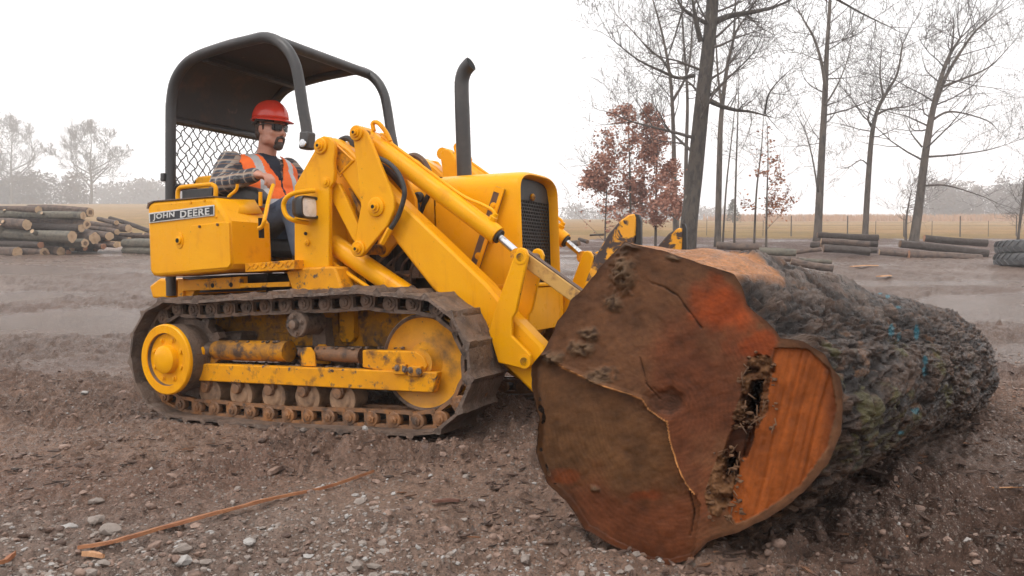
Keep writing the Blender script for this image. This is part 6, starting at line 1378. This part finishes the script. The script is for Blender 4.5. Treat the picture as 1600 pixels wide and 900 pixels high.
for i, a in enumerate([(108, 826, .017, 'palestone', 'pale white stone standing clear near the lower frame corner'), (172, 838, .026, 'stone', 'flat dark grey slab stone left of the long splinter'), (150, 822, .022, 'stone', 'dark wedge-shaped stone above the flat grey slab'), (285, 862, .022, 'stone', 'chunky grey stone beneath the long splinter'), (150, 790, .018, 'stone', 'grey stone higher up, above the dark wedge stone'), (285, 885, .022, 'palestone', 'pale stone at the bottom frame edge below the chunky one'), (390, 855, .018, 'palestone', 'small pale stone right of the chunky grey one'), (132, 618, .022, 'palestone', 'flat pale stone half buried behind the track wheel side'), (100, 700, .024, 'clod', 'brown lump of earth out on the open mud')]): rock(*a, seed=i + 1)
def litter():
    g = np.random.default_rng(5); n = 2600; Z = 1.9 * (9 / 1.9) ** g.random(n); x = g.uniform(-.72, .72, n) * Z; k = (fbm(x * 1.1, Z * 1.1, oct=3, seed=111) > .0) | (x > .3); x, Z = x[k], Z[k]; z = ground_z(x, Z); V, Fc = [], []
    for a, b_, c in zip(x, Z, z):
        t = g.uniform(0, 6.28); l = g.uniform(.006, .034); w = l * g.uniform(.15, .5); d = np.array([math.cos(t), math.sin(t), g.uniform(-.25, .25)]); s = np.array([-d[1], d[0], g.uniform(-.3, .3)]); p = np.array([a, b_, c + .006]); i = len(V)
        for h in (0, .004): V += [p - d * l + [0, 0, h], p - s * w + [0, 0, h], p + d * l + [0, 0, h], p + s * w * .8 + [0, 0, h]]
        Fc += [(i + 4, i + 5, i + 6, i + 7), (i, i + 1, i + 5, i + 4), (i + 1, i + 2, i + 6, i + 5), (i + 2, i + 3, i + 7, i + 6), (i + 3, i, i + 4, i + 7)]
    tag(MB().add(V, Fc).build('bark_litter', M['litter'], None, angle=30), 'scraps of bark and wood chips trodden into the mud', 'wood chips', kind='stuff')
M['litter'] = mat('bark_scraps', (0.085, 0.050, 0.036), 0.8, layers=[((0.26, 0.115, 0.05), 3.0, 0.58, 0.64, 2), ((0.04, 0.026, 0.02), 5.0, 0.5, 0.6, 2)])
litter()
# ---- splinters and boards
def splinter(pts, w, th, m, lab, name='wood_splinter', lift=.012):
    P = []
    for px, py in pts:
        P.append(wpt(px, py, ground_hit(px, py, lift)))
    A, B = P[0], P[-1]; P = [Vector((p.x, p.y, A.z + (B.z - A.z) * i / (len(P) - 1) * .8 + p.z * .0 + .2 * (p.z - A.z))) for i, p in enumerate(P)]
    P = [Vector((p.x, p.y, max(p.z, gz(p.x, p.y) + lift * .6))) for p in P]; P = spline([tuple(p) for p in P], 5); n = len(P); V = []; rng = random.Random(len(lab))
    for i, p in enumerate(P):
        t = i / (n - 1); d = (P[min(i + 1, n - 1)] - P[max(0, i - 1)]); s = Vector((-d.y, d.x, 0)).normalized(); ww = w * (.25 + .75 * math.sin(math.pi * min(1, .18 + t * .8)) ** .8) * rng.uniform(.85, 1.15) if t > 0 else w * .5; hh = th * rng.uniform(.8, 1.15)
        V += [p - s * ww / 2, p - s * ww * .4 + Vector((0, 0, hh)), p + s * ww * .45 + Vector((0, 0, hh * .8)), p + s * ww / 2]
    b = MB().add(V, [tuple(q) for q in grid_quads(n, 4, True)] + [(0, 1, 2, 3), tuple(4 * (n - 1) + k for k in (3, 2, 1, 0))]); tag(b.build(name, M[m], None, angle=30), lab, 'splinter')
splinter([(122, 864), (180, 848), (260, 826), (350, 800), (430, 780), (510, 762), (584, 743)], .022, .010, 'chipwood', 'long thin red-brown wood splinter lying across the foreground')
splinter([(130, 868), (146, 868), (162, 872)], .022, .012, 'chippale', 'short pale chip at the near end of the long splinter', 'wood_chip')
splinter([(0, 882), (10, 878), (24, 873)], .018, .012, 'chipwood', 'orange wood scrap cut by the lower frame corner', 'wood_chip')
splinter([(1290, 740), (1340, 745), (1400, 752)], .05, .02, 'clod', 'muddy board end sticking out from under the huge log', 'board')
splinter([(1550, 768), (1580, 769), (1597, 768)], .008, .004, 'chippale', 'pale straw of wood near the right frame edge', 'wood_chip')
splinter([(420, 742), (440, 738), (460, 737)], .03, .014, 'clod', 'dark clump of bark on the smooth mud before the track', 'bark_piece')
splinter([(676, 790), (698, 785), (718, 786)], .026, .008, 'redbark', 'reddish bark scrap on the mud before the huge log', 'bark_piece')
splinter([(1330, 417), (1352, 416), (1372, 416)], .20, .03, 'chippale', 'pale sawdust-coloured plank lying in the yard beyond the huge log', 'plank')
splinter([(1372, 433), (1382, 432), (1392, 432)], .22, .03, 'chippale', 'short bright plank nearer than the other pale one in the yard', 'plank')
# ================================================================ MIST
def haze():
    b = MB().box((0, 0, 25), (860, 860, 66)); me = b.mesh('haze'); m = bpy.data.materials.new('mist'); m.use_nodes = True; t = m.node_tree; t.nodes.clear()
    o_ = t.nodes.new('ShaderNodeOutputMaterial'); v = t.nodes.new('ShaderNodeVolumePrincipled'); v.inputs['Color'].default_value = (.98, .98, .985, 1); v.inputs['Density'].default_value = HAZE; v.inputs['Anisotropy'].default_value = 0.3
    t.links.new(v.outputs[0], o_.inputs['Volume']); me.materials.append(m); o = link(bpy.data.objects.new('haze', me)); tag(o, kind='stuff')
HAZE = 0.0024
haze()
